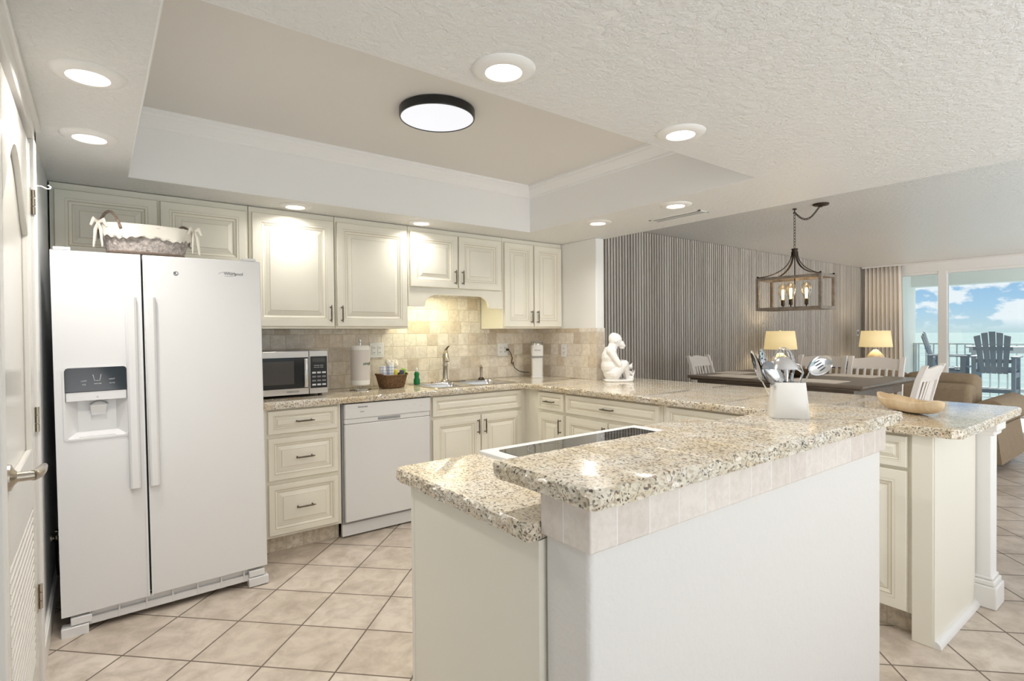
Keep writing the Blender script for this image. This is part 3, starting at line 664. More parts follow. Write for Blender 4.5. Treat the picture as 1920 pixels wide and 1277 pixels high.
# ---- wall cabinets: frame at y 3.633, door fronts to 3.612
YU = 3.633
def upper(x0, x1, z0, label, doors, top=2.068, side='r'):
    c_ = thing('wall_cabinet', label, 'cabinet', ((x0 + x1) / 2, 3.79, z0))
    MB().box(x0, x1, YU, 3.95, z0, 2.104).build('carcass', 'cab', c_, bevel=.002)
    for (a, b_, zz, sd) in doors: door(TR(a, YU, zz), b_ - a, top - zz, c_, sd, up=True)
    return c_
upper(-.183, .745, 1.71, 'cream wall cabinet with two doors above the white fridge', [(-.165, .277, 1.725, None), (.291, .733, 1.725, None)])
upper(.748, 1.275, 1.352, 'tall cream wall cabinet door right of the fridge, above the microwave', [(.763, 1.267, 1.366, 'r')])
upper(1.278, 1.815, 1.352, 'tall cream wall cabinet door left of the sink, above the paper roll', [(1.287, 1.805, 1.366, 'l')])
c4 = upper(1.818, 2.672, 1.655, 'short cream wall cabinet with two doors and arched valance over the sink', [(1.829, 2.236, 1.662, 'r'), (2.246, 2.655, 1.662, 'l')])
poly = [(1.818, 1.655), (1.818, 1.515), (1.945, 1.515)]
for i in range(8): a = PI - PI / 2 * i / 7; poly.append((1.955 + .10 + .10 * math.cos(a), 1.525 + .083 * math.sin(a)))
for i in range(8): a = PI / 2 - PI / 2 * i / 7; poly.append((2.435 + .10 * math.cos(a), 1.525 + .083 * math.sin(a)))
poly += [(2.545, 1.515), (2.672, 1.515), (2.672, 1.655)]
n = len(poly); m = MB().add([(a, YU - .004, z) for a, z in poly] + [(a, YU + .014, z) for a, z in poly], [tuple(range(n)), tuple(reversed(range(n, 2 * n)))] + [(i, (i + 1) % n, n + (i + 1) % n, n + i) for i in range(n)])
bm = bmesh.new(); bm.free()
m.build('valance', 'cab', c4)
upper(2.675, 3.334, 1.352, 'tall cream wall cabinet with two narrow doors in the corner', [(2.687, 2.995, 1.366, 'r'), (3.007, 3.322, 1.366, 'l')])
t = thing('under_cabinet_light', 'lit strip light under the sink wall cabinet behind the valance', 'light', (2.1, 3.72, 1.655))
MB().box(1.90, 2.35, 3.70, 3.75, 1.632, 1.654).build('housing', 'white2', t); MB().box(1.91, 2.34, 3.703, 3.747, 1.628, 1.632).build('lens', 'undercab', t)
ld = bpy.data.lights.new('strip_lamp', 'AREA'); ld.shape = 'RECTANGLE'; ld.size = .42; ld.size_y = .04; ld.energy = 2.6; ld.color = (1.0, .95, .62)
lo = bpy.data.objects.new('strip_lamp', ld); COL.objects.link(lo); lo.parent = t; lo.location = (.025, .005, -.03)

# ---- backsplash
m = MB().box(.745, 3.3255, 3.9505, 3.9595, .9145, 1.351).box(1.819, 2.672, 3.9505, 3.9595, 1.351, 1.654).box(3.325, 3.3345, 3.1995, 3.9505, .9145, 1.351).box(3.325, 3.4295, 3.190, 3.1995, .9145, 1.351)
tag(m.build('backsplash', 'bsplash'), 'tumbled travertine tile backsplash behind the counter and sink', 'backsplash')

# ---- outlets and cords
def outlet(x, y, z, w, label, rz=0, kind='duplex', pad=0):
    t = thing('wall_outlet', label, 'outlet', (x, y, z), rz, local=True)
    MB().box(-w / 2, w / 2, -.006, 0, -.058, .058).build('cover_plate', 'white2', t, bevel=.003)
    k = 2 if w > .1 else 1
    for i in range(k):
        cx = (i - (k - 1) / 2) * .046
        MB().box(cx - .016, cx + .016, -.009, -.006, -.034, .034).build('receptacle', 'white2', t, bevel=.001)
        for zz in (-.018, .018):
            if kind == 'duplex': MB().box(cx - .007, cx - .004, -.0095, -.009, zz - .005, zz + .005).box(cx + .004, cx + .007, -.0095, -.009, zz - .005, zz + .005).build('slot', 'gap', t)
    return t
outlet(1.705, 3.949, 1.19, .115, 'white double wall plate above the brown wicker basket')
outlet(2.905, 3.949, 1.165, .115, 'white double outlet with a black cord plugged in, left of the coffee maker')
outlet(3.324, 3.585, 1.155, .072, 'single white outlet on the short side wall right of the coffee maker', PI / -2 if False else -PI / 2)
pts = [(2.94, 3.935, 1.165), (2.955, 3.92, 1.165), (2.985, 3.93, 1.13), (3.01, 3.94, 1.09), (3.005, 3.94, 1.06), (2.995, 3.935, 1.04), (3.01, 3.93, 1.03), (3.02, 3.935, 1.05), (3.012, 3.94, 1.05), (3.03, 3.935, 1.00), (3.07, 3.92, .965), (3.11, 3.90, .955), (3.135, 3.85, .955)]
t = thing('power_cord', 'black appliance cord running from the outlet to the coffee maker', 'cord', pts[0])
MB().tube(pts, .0035, 8).build('cable', 'black', t); MB().tube([(2.935, 3.932, 1.165), (2.955, 3.918, 1.165)], [.012, .009], 10).build('plug', 'black', t)
t = thing('white_lamp_cable', 'thin white cord looping from the under cabinet light to the outlet', 'cord', (2.70, 3.9, 1.35))
MB().tube([(2.70, 3.93, 1.35), (2.72, 3.94, 1.30), (2.755, 3.945, 1.24), (2.79, 3.945, 1.195), (2.83, 3.945, 1.17), (2.845, 3.945, 1.20)], .0028, 6).tube([(2.90 + .03 * math.cos(a * PI / 6), 3.944, 1.245 + .03 * math.sin(a * PI / 6)) for a in range(12)], .002, 6, closed=True).tube([(2.845, 3.945, 1.20), (2.87, 3.944, 1.225), (2.90, 3.944, 1.215)], .0025, 6).build('cable', 'white2', t)

# ------------------------------------------------------------------ refrigerator (own frame: x width, front at y=0)
fr_ = thing('refrigerator', 'white side by side refrigerator with water dispenser against the left wall', 'refrigerator', (.282, 3.055, 0), local=True)
fr_.rotation_euler = (0, math.radians(-.611), math.radians(.7))
H0, H1 = .093, 1.690; gx = -.095
MB().box(-.375, .412, .062, .74, .03, 1.672).build('body', 'white2', fr_, bevel=.004)
MB().box(-.40, .41, .045, .062, H0 + .01, 1.68).build('door_seal', 'gap', fr_)
# freezer door with recess cut for the dispenser
dx0, dx1, dz0, dz1 = -.388, -.160, .862, 1.178; fx = (-.42, gx - .004)
m = MB(); d = .045
m.box(fx[0], dx0, 0, d, H0, H1).box(dx1, fx[1], 0, d, H0, H1).box(dx0, dx1, 0, d, dz1, H1).box(dx0, dx1, 0, d, H0, dz0)
fd = m.build('door', 'white', fr_, label='narrow freezer door with dispenser')
me = fd.data; bm = bmesh.new(); bm.from_mesh(me); bmesh.ops.remove_doubles(bm, verts=bm.verts, dist=1e-5)
bmesh.ops.delete(bm, geom=[f for f in bm.faces if all(any(abs((v.co.x - dx0)) < 1e-5 for v in [w_]) for w_ in f.verts) and (f.calc_center_median().z > dz1 or f.calc_center_median().z < dz0)], context='FACES_ONLY')
bm.to_mesh(me); bm.free()
rdo = MB().box(gx + .004, .42, 0, .045, H0, H1).build('door', 'white', fr_, bevel=.005, label='wide refrigerator door')
MB().box(gx - .012, gx - .004, -.004, .03, H0, H1 - .01).box(gx + .004, gx + .010, -.003, .02, H0, H1 - .01).build('door_edge_trim', 'white2', fr_)
def fhandle(x0, x1, par):
    m = MB(); 
    prof = [(x0, 0), (x0, -.016), (x0 + .010, -.024), (x1 - .010, -.024), (x1, -.016), (x1, 0)]
    m.prism(prof, .61, 1.495); m.build('handle', 'white', par, bevel=.004)
fhandle(-.164, -.120, fd); fhandle(-.088, -.046, rdo)
# dispenser
fm = MB(); O = [(a, b_) for a, b_ in rrect(dx0 - .004, dx1 + .004, dz0 - .004, dz1 + .004, .016, 4)]; I = rrect(dx0 + .004, dx1 - .004, dz0 + .004, dz1 - .004, .014, 4); n = len(O)
fm.add([(a, 0, z) for a, z in O] + [(a, -.0035, z) for a, z in O] + [(a, -.0035, z) for a, z in I] + [(a, .01, z) for a, z in I], [(k * n + i, k * n + (i + 1) % n, (k + 1) * n + (i + 1) % n, (k + 1) * n + i) for k in range(3) for i in range(n)])
dp = fm.build('dispenser', 'white2', fd)
MB().add([(a, y_, z) for y_ in (-.0045, .004) for a, z in [(dx0 + .003, 1.072), (dx1 - .003, 1.072), (dx1 - .003, dz1 - .014), (dx1 - .008, dz1 - .004), (dx1 - .016, dz1 - .001), (dx0 + .016, dz1 - .001), (dx0 + .008, dz1 - .004), (dx0 + .003, dz1 - .014)]],
         [tuple(range(8)), tuple(reversed(range(8, 16)))] + [(i, 8 + i, 8 + (i + 1) % 8, (i + 1) % 8) for i in range(8)]).build('touch_panel', 'blackgloss', dp)
MB().box(dx0 + .006, dx1 - .006, -.002, .02, 1.030, 1.070).build('lower_bezel', 'white', dp, bevel=.002)
m = MB(); m.add([(dx0, 0, dz0), (dx1, 0, dz0), (dx1, 0, 1.03), (dx0, 0, 1.03), (dx0 + .045, .043, dz0 + .03), (dx1 - .045, .043, dz0 + .03), (dx1 - .045, .043, 1.03), (dx0 + .045, .043, 1.03)], [(4, 7, 6, 5), (0, 3, 7, 4), (1, 5, 6, 2), (0, 4, 5, 1), (3, 2, 6, 7)])
m.build('recess', 'white', dp, angle=20)
MB().add([(-.300, .03, 1.03), (-.238, .03, 1.03), (-.240, .02, 1.005), (-.298, .02, 1.005), (-.296, .030, .965), (-.242, .030, .965)], [(3, 2, 1, 0), (4, 5, 2, 3)]).box(-.298, -.240, .02, .042, .963, .968).build('paddle', 'white2', dp)
mm = MB().tube([(-.300 + .066 * i / 10, .018, 1.010 + .016 * math.sin(PI * i / 10)) for i in range(11)], .003, 6); mm.build('paddle_rim', 'greyplastic', dp)
text('button_print', 'LOCK', .008, 'whitetext', dp, TR(-.318, -.0048, 1.118) @ FRONT); text('button_print', 'ICE', .008, 'whitetext', dp, TR(-.318, -.0048, 1.102) @ FRONT)
text('button_print', 'WATER', .008, 'whitetext', dp, TR(-.270, -.0048, 1.104) @ FRONT); text('button_print', 'LIGHT', .008, 'whitetext', dp, TR(-.218, -.0048, 1.122) @ FRONT)
text('button_print', 'FILTER', .007, 'whitetext', dp, TR(-.218, -.0048, 1.104) @ FRONT)
MB().tube([(-.286, -.0048, 1.145), (-.281, -.0048, 1.118), (-.262, -.0048, 1.118), (-.257, -.0048, 1.145)], .0012, 6).build('cup_icon', 'whitetext', dp)
text('button_print', 'o', .012, 'greytext', dp, TR(-.272, -.0025, 1.046) @ FRONT)
MB().box(dx0 + .05, dx1 - .05, .005, .035, dz0 + .004, dz0 + .010).build('drip_tray', 'white2', dp)
text('brand_lettering', 'Whirlpool', .021, 'greytext', rdo, TR(.292, -.0003, 1.620) @ FRONT, bold=True)
MB().tube([(.292 - .028 + .04 * math.cos(a * PI / 10 + .6), -.0004, 1.617 + .011 * math.sin(a * PI / 10 + .6)) for a in range(-8, 9)], .0006, 5).build('brand_swirl', 'greytext', rdo)
m = MB().lathe([(.008, 0), (.0105, 0), (.0105, .0006), (.008, .0006)], T=TR(.041, 0, 1.610, rx=PI / 2), seg=28, cap=False).lathe([(.0, .0004), (.004, .0004), (.004, 0)], T=TR(.038, 0, 1.612, rx=PI / 2), seg=12, cap=False)
m.tube([(.034, -.0005, 1.607), (.041, -.0005, 1.604), (.047, -.0005, 1.608)], .001, 5); m.build('door_badge', 'darktext', rdo)
# base grille and feet covers
m = MB().box(-.33, .33, .02, .04, .028, .060).box(-.33, .33, .035, .05, .060, .088)
for i in range(7): m.box(-.325 + i * .105, -.317 + i * .105, .018, .04, .028, .088)
m.build('base_grille', 'white', fr_, bevel=.002)
MB().box(-.32, .32, .046, .055, .058, .092).build('grille_gap', 'gap', fr_)
for sx in (-1, 1):
    MB().box(sx * .375 - .048, sx * .375 + .048, -.006, .05, .0, .045).box(sx * .36 - .03, sx * .36 + .045, .0, .05, .048, .082).build('foot_cover', 'white', fr_, bevel=.004)
    MB().lathe([(.018, 0), (.018, .02), (.006, .022), (.006, .06)], (sx * .39, .10, .0), 12).build('levelling_foot', 'gap', fr_)
for sx in (-.38, .37): MB().box(sx - .03, sx + .03, .0, .09, 1.690, 1.705).build('hinge_cover', 'white2', fr_, bevel=.004)

# basket on the fridge
t = thing('wicker_basket', 'oval whitewashed wicker basket with white lace trimmed liner on top of the fridge', 'basket', (.205, 3.27, 1.705), local=True)
t.rotation_euler = (0, 0, math.radians(3))
def oval(a, b_, u, k=2.6):
    c_, s_ = math.cos(u), math.sin(u); return (a * math.copysign(abs(c_) ** (2 / k), c_), b_ * math.copysign(abs(s_) ** (2 / k), s_))
def bwall(u, v_):
    s_ = .86 + .14 * v_; a, b_ = oval(.185 * s_, .115 * s_, u * 2 * PI); z = .004 + .125 * v_
    r = 1 + .012 * math.sin(u * 2 * PI * 34 + (PI if int(v_ * 15) % 2 else 0)); return (a * r, b_ * r, z)
MB().grid(bwall, 136, 15, closed=True).build('woven_body', 'wicker', t, angle=180)
m = MB(); m.tube([(*oval(.188, .118, i * 2 * PI / 60), .129) for i in range(60)], .007, 8, closed=True); m.tube([(*oval(.158, .098, i * 2 * PI / 60), .008) for i in range(60)], .007, 8, closed=True); m.build('braided_rim', 'wickerh', t)
MB().add([(*oval(.158, .098, i * 2 * PI / 40), .006) for i in range(40)], [tuple(range(40))]).build('base', 'wicker', t)
for (ax_, ay_, bx2, by2, hh) in ((-.196, .03, -.115, -.118, .085), (.196, -.02, .13, .11, .060)):
    MB().tube([(ax_ + (bx2 - ax_) * i / 14, ay_ + (by2 - ay_) * i / 14, .115 + hh * math.sin(PI * i / 14) ** .8) for i in range(15)], .0068, 7).build('handle', 'wickerh', t)
def liner(u, v_):
    lace = .012 * abs(math.sin(u * 2 * PI * 16)) * (v_ > .92); drop = (.075 if not (.50 < u < .56 or .94 < u < .99) else .02) + .006 * math.sin(u * 40)
    if v_ < .3: a, b_ = oval(.17 + .02 * v_ / .3, .10 + .02 * v_ / .3, u * 2 * PI); return (a, b_, .10 + .042 * math.sin(v_ / .3 * PI / 2))
    q_ = (v_ - .3) / .7; a, b_ = oval(.194 + .007 * math.sin(u * 55) * q_, .124 + .007 * math.sin(u * 47) * q_, u * 2 * PI); return (a, b_, .142 - drop * q_ + lace)
o = MB().grid(liner, 180, 16, closed=True).build('cloth_liner', 'linen', t, angle=180); sm_ = o.modifiers.new('thick', 'SOLIDIFY'); sm_.thickness = .002
for sx in (-1, 1):
    m = MB()
    for k, (dx, dz) in enumerate(((.02, -.12), (-.012, -.115), (.03, -.02), (-.03, -.02))): m.tube([(sx * .196, -.06, .14), (sx * (.196 + dx * .6), -.085, .14 + dz * .5 + .02), (sx * (.196 + dx), -.09, max(.01, .14 + dz))], [.004, .006, .003], 6, flat=2)
    m.build('ribbon_bow', 'linen', t)

# valve and supply line behind the fridge
t = thing('water_valve', 'metal water valve and dark hose low on the wall beside the fridge', 'valve', (-.178, 3.42, .32))
MB().lathe([(.02, 0), (.02, .006), (.008, .008), (.008, .03)], T=TR(-.19, 3.42, .34, ry=PI / 2), seg=14).ball((-.168, 3.42, .34), .013, 10).ball((-.168, 3.42, .375), (.012, .018, .006), 10).build('valve_body', 'nickel', t)
MB().tube([(-.168, 3.42, .34), (-.17, 3.43, .28), (-.172, 3.46, .22), (-.172, 3.52, .24), (-.172, 3.54, .30), (-.172, 3.50, .32), (-.172, 3.47, .26), (-.172, 3.5, .18), (-.172, 3.6, .1)], .005, 8).build('hose', 'black', t)

# ------------------------------------------------------------------ items on the sink counter
CT = .9145
t = thing('microwave', 'stainless steel microwave with black door on the counter beside the fridge', 'microwave', (.96, 3.77, CT))
MX0, MX1, MY = .715, 1.207, 3.585
MB().box(MX0, MX1, MY + .015, 3.93, CT + .014, 1.208).build('casing', 'greyplastic', t, bevel=.004)
MB().box(MX0, MX1 - .122, MY, MY + .015, CT + .016, 1.207).build('door', 'steel', t, bevel=.002)
MB().box(MX1 - .119, MX1, MY, MY + .015, CT + .016, 1.207).build('control_frame', 'steel', t, bevel=.002)
MB().box(MX0 + .01, MX1 - .126, MY - .002, MY, CT + .056, 1.168).build('door_glass', 'blackgloss', t)
MB().box(MX0 + .04, MX1 - .215, MY - .003, MY - .002, CT + .085, 1.145).build('window', 'mwin', t)
pn = MB().box(MX1 - .113, MX1 - .005, MY - .002, MY, CT + .052, 1.172).build('keypad', 'black', t)
MB().prism([(MX1 - .160, MY), (MX1 - .157, MY - .026), (MX1 - .145, MY - .034), (MX1 - .132, MY - .026), (MX1 - .130, MY)], CT + .062, 1.160).build('handle', 'chrome', t, bevel=.004)
for r in range(4):
    for c_ in range(3): MB().box(MX1 - .102 + c_ * .032, MX1 - .078 + c_ * .032, MY - .003, MY - .002, CT + .068 + r * .026, CT + .079 + r * .026).build('button', 'whitetext' if r in (0, 3) else 'greytext', pn)
MB().box(MX1 - .10, MX1 - .02, MY - .003, MY - .002, 1.135, 1.160).build('display', 'mwin', pn)
for r in range(2): text('button_print', 'POPCORN  PIZZA', .0075, 'whitetext', pn, TR(MX1 - .06, MY - .0035, 1.112 - r * .012) @ FRONT)
text('brand_lettering', 'EMERSON', .017, 'greytext', t, TR(.985, MY - .0005, CT + .036) @ FRONT, bold=True)
for a in (MX0 + .05, MX1 - .04):
    for b_ in (MY + .04, 3.88): MB().lathe([(.014, 0), (.012, .016)], (a, b_, CT), 12).build('foot', 'black', t)

PX, PY = 1.50, 3.76
t = thing('paper_towel_roll', 'wrapped paper towel roll on a steel stand next to the wicker basket', 'paper towel', (PX, PY, CT))
MB().lathe([(.075, 0), (.078, .004), (.074, .010), (.01, .013), (.006, .03)], (PX, PY, CT), 32).lathe([(.006, .0), (.006, .34), (.012, .345), (.010, .36), (0, .362)], (PX, PY, CT), 12).tube([(PX + .075, PY - .01, CT + .005), (PX + .092, PY - .01, CT + .02), (PX + .086, PY - .01, CT + .10), (PX + .082, PY - .01, CT + .17)], .0025, 6).build('stand', 'chrome', t)
for i in range(3): a = i * 2 * PI / 3 + .3; MB().ball((PX + .06 * math.cos(a), PY + .06 * math.sin(a), CT + .006), .006, 8).build('ball_foot', 'chrome', t)
rl_ = MB().lathe([(.014, .040), (.061, .036), (.0665, .042), (.067, .310), (.061, .318), (.014, .316)], (PX, PY, CT), 40, cap=False).build('paper_roll', 'paper', t)
MB().lathe([(.0677, .072), (.0677, .288)], (PX, PY, CT), 40, cap=False).build('film_wrap', 'film', rl_)
tx = text('lettering', 'simplify', .030, 'greentext', rl_, TR(0, 0, 0) @ FRONT, bold=True)
for v_ in tx.data.vertices:       # bend round the roll
    p = v_.co + Vector((PX, PY, CT)); a = -PI / 2 + .55 + p.x / .0682; v_.co = Vector((.0684 * math.cos(a), .0684 * math.sin(a), .190 + p.z))

BX, BY = 1.738, 3.755
t = thing('wicker_bread_basket', 'small brown wicker basket holding towels and dish packets by the sink', 'basket', (BX, BY, CT), local=True); t.rotation_euler = (0, 0, .12)
def bw(u, v_):
    s_ = .78 + .22 * v_; a, b_ = oval(.108 * s_, .072 * s_, u * 2 * PI, 5); r = 1 + .016 * math.sin(u * 2 * PI * 30 + (PI if int(v_ * 11) % 2 else 0)); return (a * r, b_ * r, .003 + .092 * v_ + .010 * v_ * abs(math.cos(u * 2 * PI)) ** 4)
MB().grid(bw, 120, 11, closed=True).build('woven_body', 'brownwicker', t, angle=180)
MB().tube([(*oval(.110, .074, i * 2 * PI / 48, 5), .095 + .010 * abs(math.cos(i * 2 * PI / 48)) ** 4) for i in range(48)], .005, 7, closed=True).build('rim', 'brownwicker', t)
MB().add([(*oval(.084, .056, i * 2 * PI / 40, 5), .005) for i in range(40)], [tuple(range(40))]).build('base', 'brownwicker', t)
def roll(x_, y_, z0, z1, r, mm_, label, cat, tilt=0, nm='rolled_towel'):
    T = TR(x_, y_, z0, ry=tilt)
    o = MB().lathe([(0, 0), (r * .9, .0), (r, .01), (r, z1 - z0 - .01), (r * .8, z1 - z0), (r * .5, z1 - z0 - .008), (0, z1 - z0 - .004)], T=T, seg=16).build(nm, mm_); return tag(o, label, cat)
roll(BX - .060, BY - .012, CT + .03, CT + .165, .024, 'check', 'blue and white checked towel rolled upright in the small basket, left one', 'towel', -.12)
roll(BX - .022, BY - .022, CT + .03, CT + .170, .024, 'check', 'blue and white checked towel rolled upright in the small basket, beside the yellow packet', 'towel', .03)
m = MB()
rr = random.Random(4)
for i in range(16): m.ball((BX + .012 + rr.uniform(-.036, .036), BY + .025 + rr.uniform(-.02, .02), CT + .165 + rr.uniform(-.04, .03)), rr.uniform(.016, .026), 8)
m.box(BX - .02, BX + .03, BY + .01, BY + .04, CT + .03, CT + .15)
o = m.build('crumpled_cloth', 'linen'); r_ = o.modifiers.new('r', 'REMESH'); r_.mode = 'VOXEL'; r_.voxel_size = .004; tag(o, 'white crumpled sponge cloth sticking up at the back of the small basket', 'cloth')
tag(MB().box(BX + .004, BX + .026, BY - .05, BY - .035, CT + .03, CT + .135).build('dish_packet', 'yellow', bevel=.004), 'yellow dish soap packet in the small basket', 'packet')
tag(MB().box(-.016, .016, -.008, .008, 0, .10, T=TR(BX + .044, BY - .043, CT + .032, ry=.2)).build('dish_packet', 'navy', bevel=.004), 'dark violet packet in the small basket beside the green one', 'packet')
tag(MB().box(-.017, .017, -.008, .008, 0, .115, T=TR(BX + .060, BY - .015, CT + .028, ry=.3)).build('dish_packet', 'lime', bevel=.004), 'lime green packet leaning in the small basket', 'packet')
t = thing('dish_soap', 'small green dish soap bottle with white cap beside the sink', 'bottle', (1.995, 3.845, .918))
MB().lathe([(0, 0), (.022, 0), (.025, .006), (.025, .035), (.018, .052), (.0185, .066), (.021, .078), (.016, .094), (.009, .100), (.009, .103)], (0, 0, 0), 20, T=TR(1.995, 3.852, .918)).build('bottle', 'soap', t)
MB().lathe([(.0115, .100), (.0115, .118), (.006, .124), (.005, .132), (0, .133)], (1.995, 3.852, .918), 14).build('cap', 'white2', t)

KX, KY = 3.155, 3.765
t = thing('coffee_maker', 'slim white single serve coffee maker in the counter corner', 'coffee maker', (KX, KY, CT), local=True); t.rotation_euler = (0, 0, -.62)
MB().prism(rrect(-.048, .048, -.075, .075, .02), 0, .185).build('body', 'white', t, bevel=.006)
hd_ = MB().prism(rrect(-.052, .052, -.092, .078, .022), .190, .292).build('brew_head', 'white', t, bevel=.008)
MB().prism(rrect(-.050, .050, -.085, .076, .02), .182, .192).build('seam', 'greyplastic', t)
MB().lathe([(.044, .290), (.042, .304), (.030, .310), (.0, .311)], (0, -.01, 0), 28).build('lid', 'chrome', t)
MB().tube([(-.05, .05, .285), (-.05, .0, .318), (-.04, -.05, .322), (.04, -.05, .322), (.05, .0, .318), (.05, .05, .285)], .005, 8).build('lid_handle', 'greyplastic', t)
MB().prism(rrect(-.05, .05, -.085, .08, .02), 0, .012).build('base', 'white2', t)
text('brand_lettering', 'KEURIG', .016, 'greytext', t, TR(0, -.0925, .245) @ FRONT)

# ------------------------------------------------------------------ statue: seated ape
def px(p): return None
sc = .00092
def SP(x_, y_, side=0): return Vector(((x_ - 985) * sc, side, (1245 - y_) * sc))
t = MB()
def limb(a, b_, r0, r1, n=7):
    for i in range(n): k = i / (n - 1); t.ball(a.lerp(b_, k), r0 + (r1 - r0) * k, 10)
t.ball(SP(955, 1170), (.078, .080, .066), 16); t.ball(SP(935, 1110), (.078, .078, .085), 16); t.ball(SP(928, 1035), (.068, .076, .078), 16); t.ball(SP(938, 985), (.052, .062, .05), 14)
limb(SP(945, 970), SP(968, 915), .042, .040)
t.ball(SP(980, 880), (.054, .047, .056), 16); t.ball(SP(968, 868), (.046, .044, .050), 14)
t.ball(SP(1018, 872), (.022, .038, .012), 12)                      # brow ridge
t.ball(SP(1028, 915), (.032, .030, .028), 14); t.ball(SP(1048, 932), (.022, .024, .020), 12); t.ball(SP(1040, 950), (.022, .020, .012), 10)
t.ball(SP(1040, 902), (.010, .014, .010), 8)
for sd in (-1, 1):
    t.ball(SP(1026, 888, sd * .020), .010, 8); t.ball(SP(975, 888, sd * .048), (.012, .007, .018), 10)
    sh = SP(922, 975, sd * .062); el = SP(1000, 1095, sd * .078); wr = SP(1090, 1165, sd * .036)
    limb(sh, el, .033, .024, 9); limb(el, wr, .024, .017, 9)
    for k in range(4): limb(SP(1098, 1165, sd * .030 + (k - 1.5) * .008), SP(1130, 1185 + 6 * k, sd * .026 + (k - 1.5) * .008), .008, .006, 5)
    t.ball(SP(1100, 1168, sd * .030), (.020, .018, .014), 10)
    hip = SP(965, 1180, sd * .055); kn = SP(1052, 1090, sd * .060); an = SP(1080, 1205, sd * .040)
    limb(hip, kn, .046, .032, 9); limb(kn, an, .030, .020, 9); limb(an, SP(1122, 1222, sd * .034), .018, .016, 6)
    for k in range(4): limb(SP(1120, 1215, sd * .034 + (k - 1.5) * .008), SP(1140, 1150 + 10 * k, sd * .030 + (k - 1.5) * .008), .009, .006, 5)
t.ball(SP(1112, 1120), (.020, .024, .020), 10); limb(SP(1112, 1125), SP(1128, 1090), .010, .006, 4)
t.prism(rrect(-.10, .128, -.085, .085, .04), .0, .016)
st = t.build('ape_statue', 'plaster', angle=180)
zmin = min(v_.co.z for v_ in st.data.vertices)
for v_ in st.data.vertices: v_.co.z = max(v_.co.z, 0)
r_ = st.modifiers.new('r', 'REMESH'); r_.mode = 'VOXEL'; r_.voxel_size = .0038; r_.use_smooth_shade = True
s_ = st.modifiers.new('s', 'SMOOTH'); s_.factor = .5; s_.iterations = 3
st.location = (3.370, 3.017, .9150); st.rotation_euler = (0, 0, math.atan2(-.607, .795))
tag(st, 'white glazed statue of a seated ape hugging its knees on the peninsula counter', 'statue')

# ------------------------------------------------------------------ wooden dough bowl
bl = MB()
def bo(u, v_, off=0):
    a = u * 2 * PI; La, Wa = .212, .078
    s_ = math.sin(v_ * PI / 2) ** .75
    x_ = La * math.cos(a) * s_; y_ = Wa * math.sin(a) * s_ * (1 - .25 * abs(math.cos(a)) ** 3)
    z = .054 * v_ ** 2.2 * (1 + .35 * abs(math.cos(a)) ** 3) + .003 * math.sin(a * 5) * v_
    return (x_ * (1 - off), y_ * (1 - off * 2), .0015 + z + off * .16 * (1 - v_ * .75))
bl.grid(lambda u, v_: bo(u, .001 + .999 * v_), 56, 10, closed=True).grid(lambda u, v_: bo(u, .001 + .999 * v_, .07), 56, 10, closed=True)
bl.grid(lambda u, v_: tuple(Vector(bo(u, 1)).lerp(Vector(bo(u, 1, .07)), v_)), 56, 1, closed=True)
o = bl.build('dough_bowl', 'bowlwood', angle=60); o.location = (3.115, .925, .9148); o.rotation_euler = (0, 0, math.radians(52)); tag(o, 'long pale wooden dough bowl on the end of the peninsula counter', 'bowl')

# ------------------------------------------------------------------ utensil crock
CX, CY, CZ = 1.810, .873, 1.0265
t = thing('utensil_crock', 'square white tapered crock full of steel utensils on the bar top', 'crock', (CX, CY, CZ), local=True); t.rotation_euler = (0, 0, math.radians(-50))
def sq(h, z, r=.012): return [(a, b_, z) for a, b_ in rrect(-h, h, -h * .8, h * .8, r, 3)]
m = MB(); R_ = [sq(.056, 0), sq(.0575, .004), sq(.0475, .113), sq(.047, .116), sq(.044, .116), sq(.043, .111), sq(.050, .012)]; n = len(R_[0])
m.add([p for r in R_ for p in r], [(k * n + i, k * n + (i + 1) % n, (k + 1) * n + (i + 1) % n, (k + 1) * n + i) for k in range(len(R_) - 1) for i in range(n)] + [tuple(reversed(range(n))), tuple((len(R_) - 1) * n + i for i in range(n))])
m.build('crock', 'shadeoff', t, angle=50)
Rv = Vector((.795, -.607, 0)); Fv = Vector((.607, .795, 0))
def WP(u, v_, d=0):
    """point near the crock seen as offset: u to the right, v up, d away (metres)"""
    return Vector((CX, CY, CZ)) + Rv * u + Fv * d + Vector((0, 0, v_ - .012 * max(0, (v_ - .1) / .1)))
def bowl_mesh(m, c_, ax, nrm, a, b_, depth, holes=None, mi=0):
    ax = ax.normalized(); nrm = (nrm - ax * nrm.dot(ax)).normalized(); sd = ax.cross(nrm)
    for off in (0, .0018):
        m.grid(lambda u, v_: tuple(c_ + ax * (a * v_ * math.cos(2 * PI * u)) + sd * (b_ * v_ * math.sin(2 * PI * u)) - nrm * (depth * (1 - v_ * v_) ** .75 + off)), 28, 7, closed=True, mi=mi)
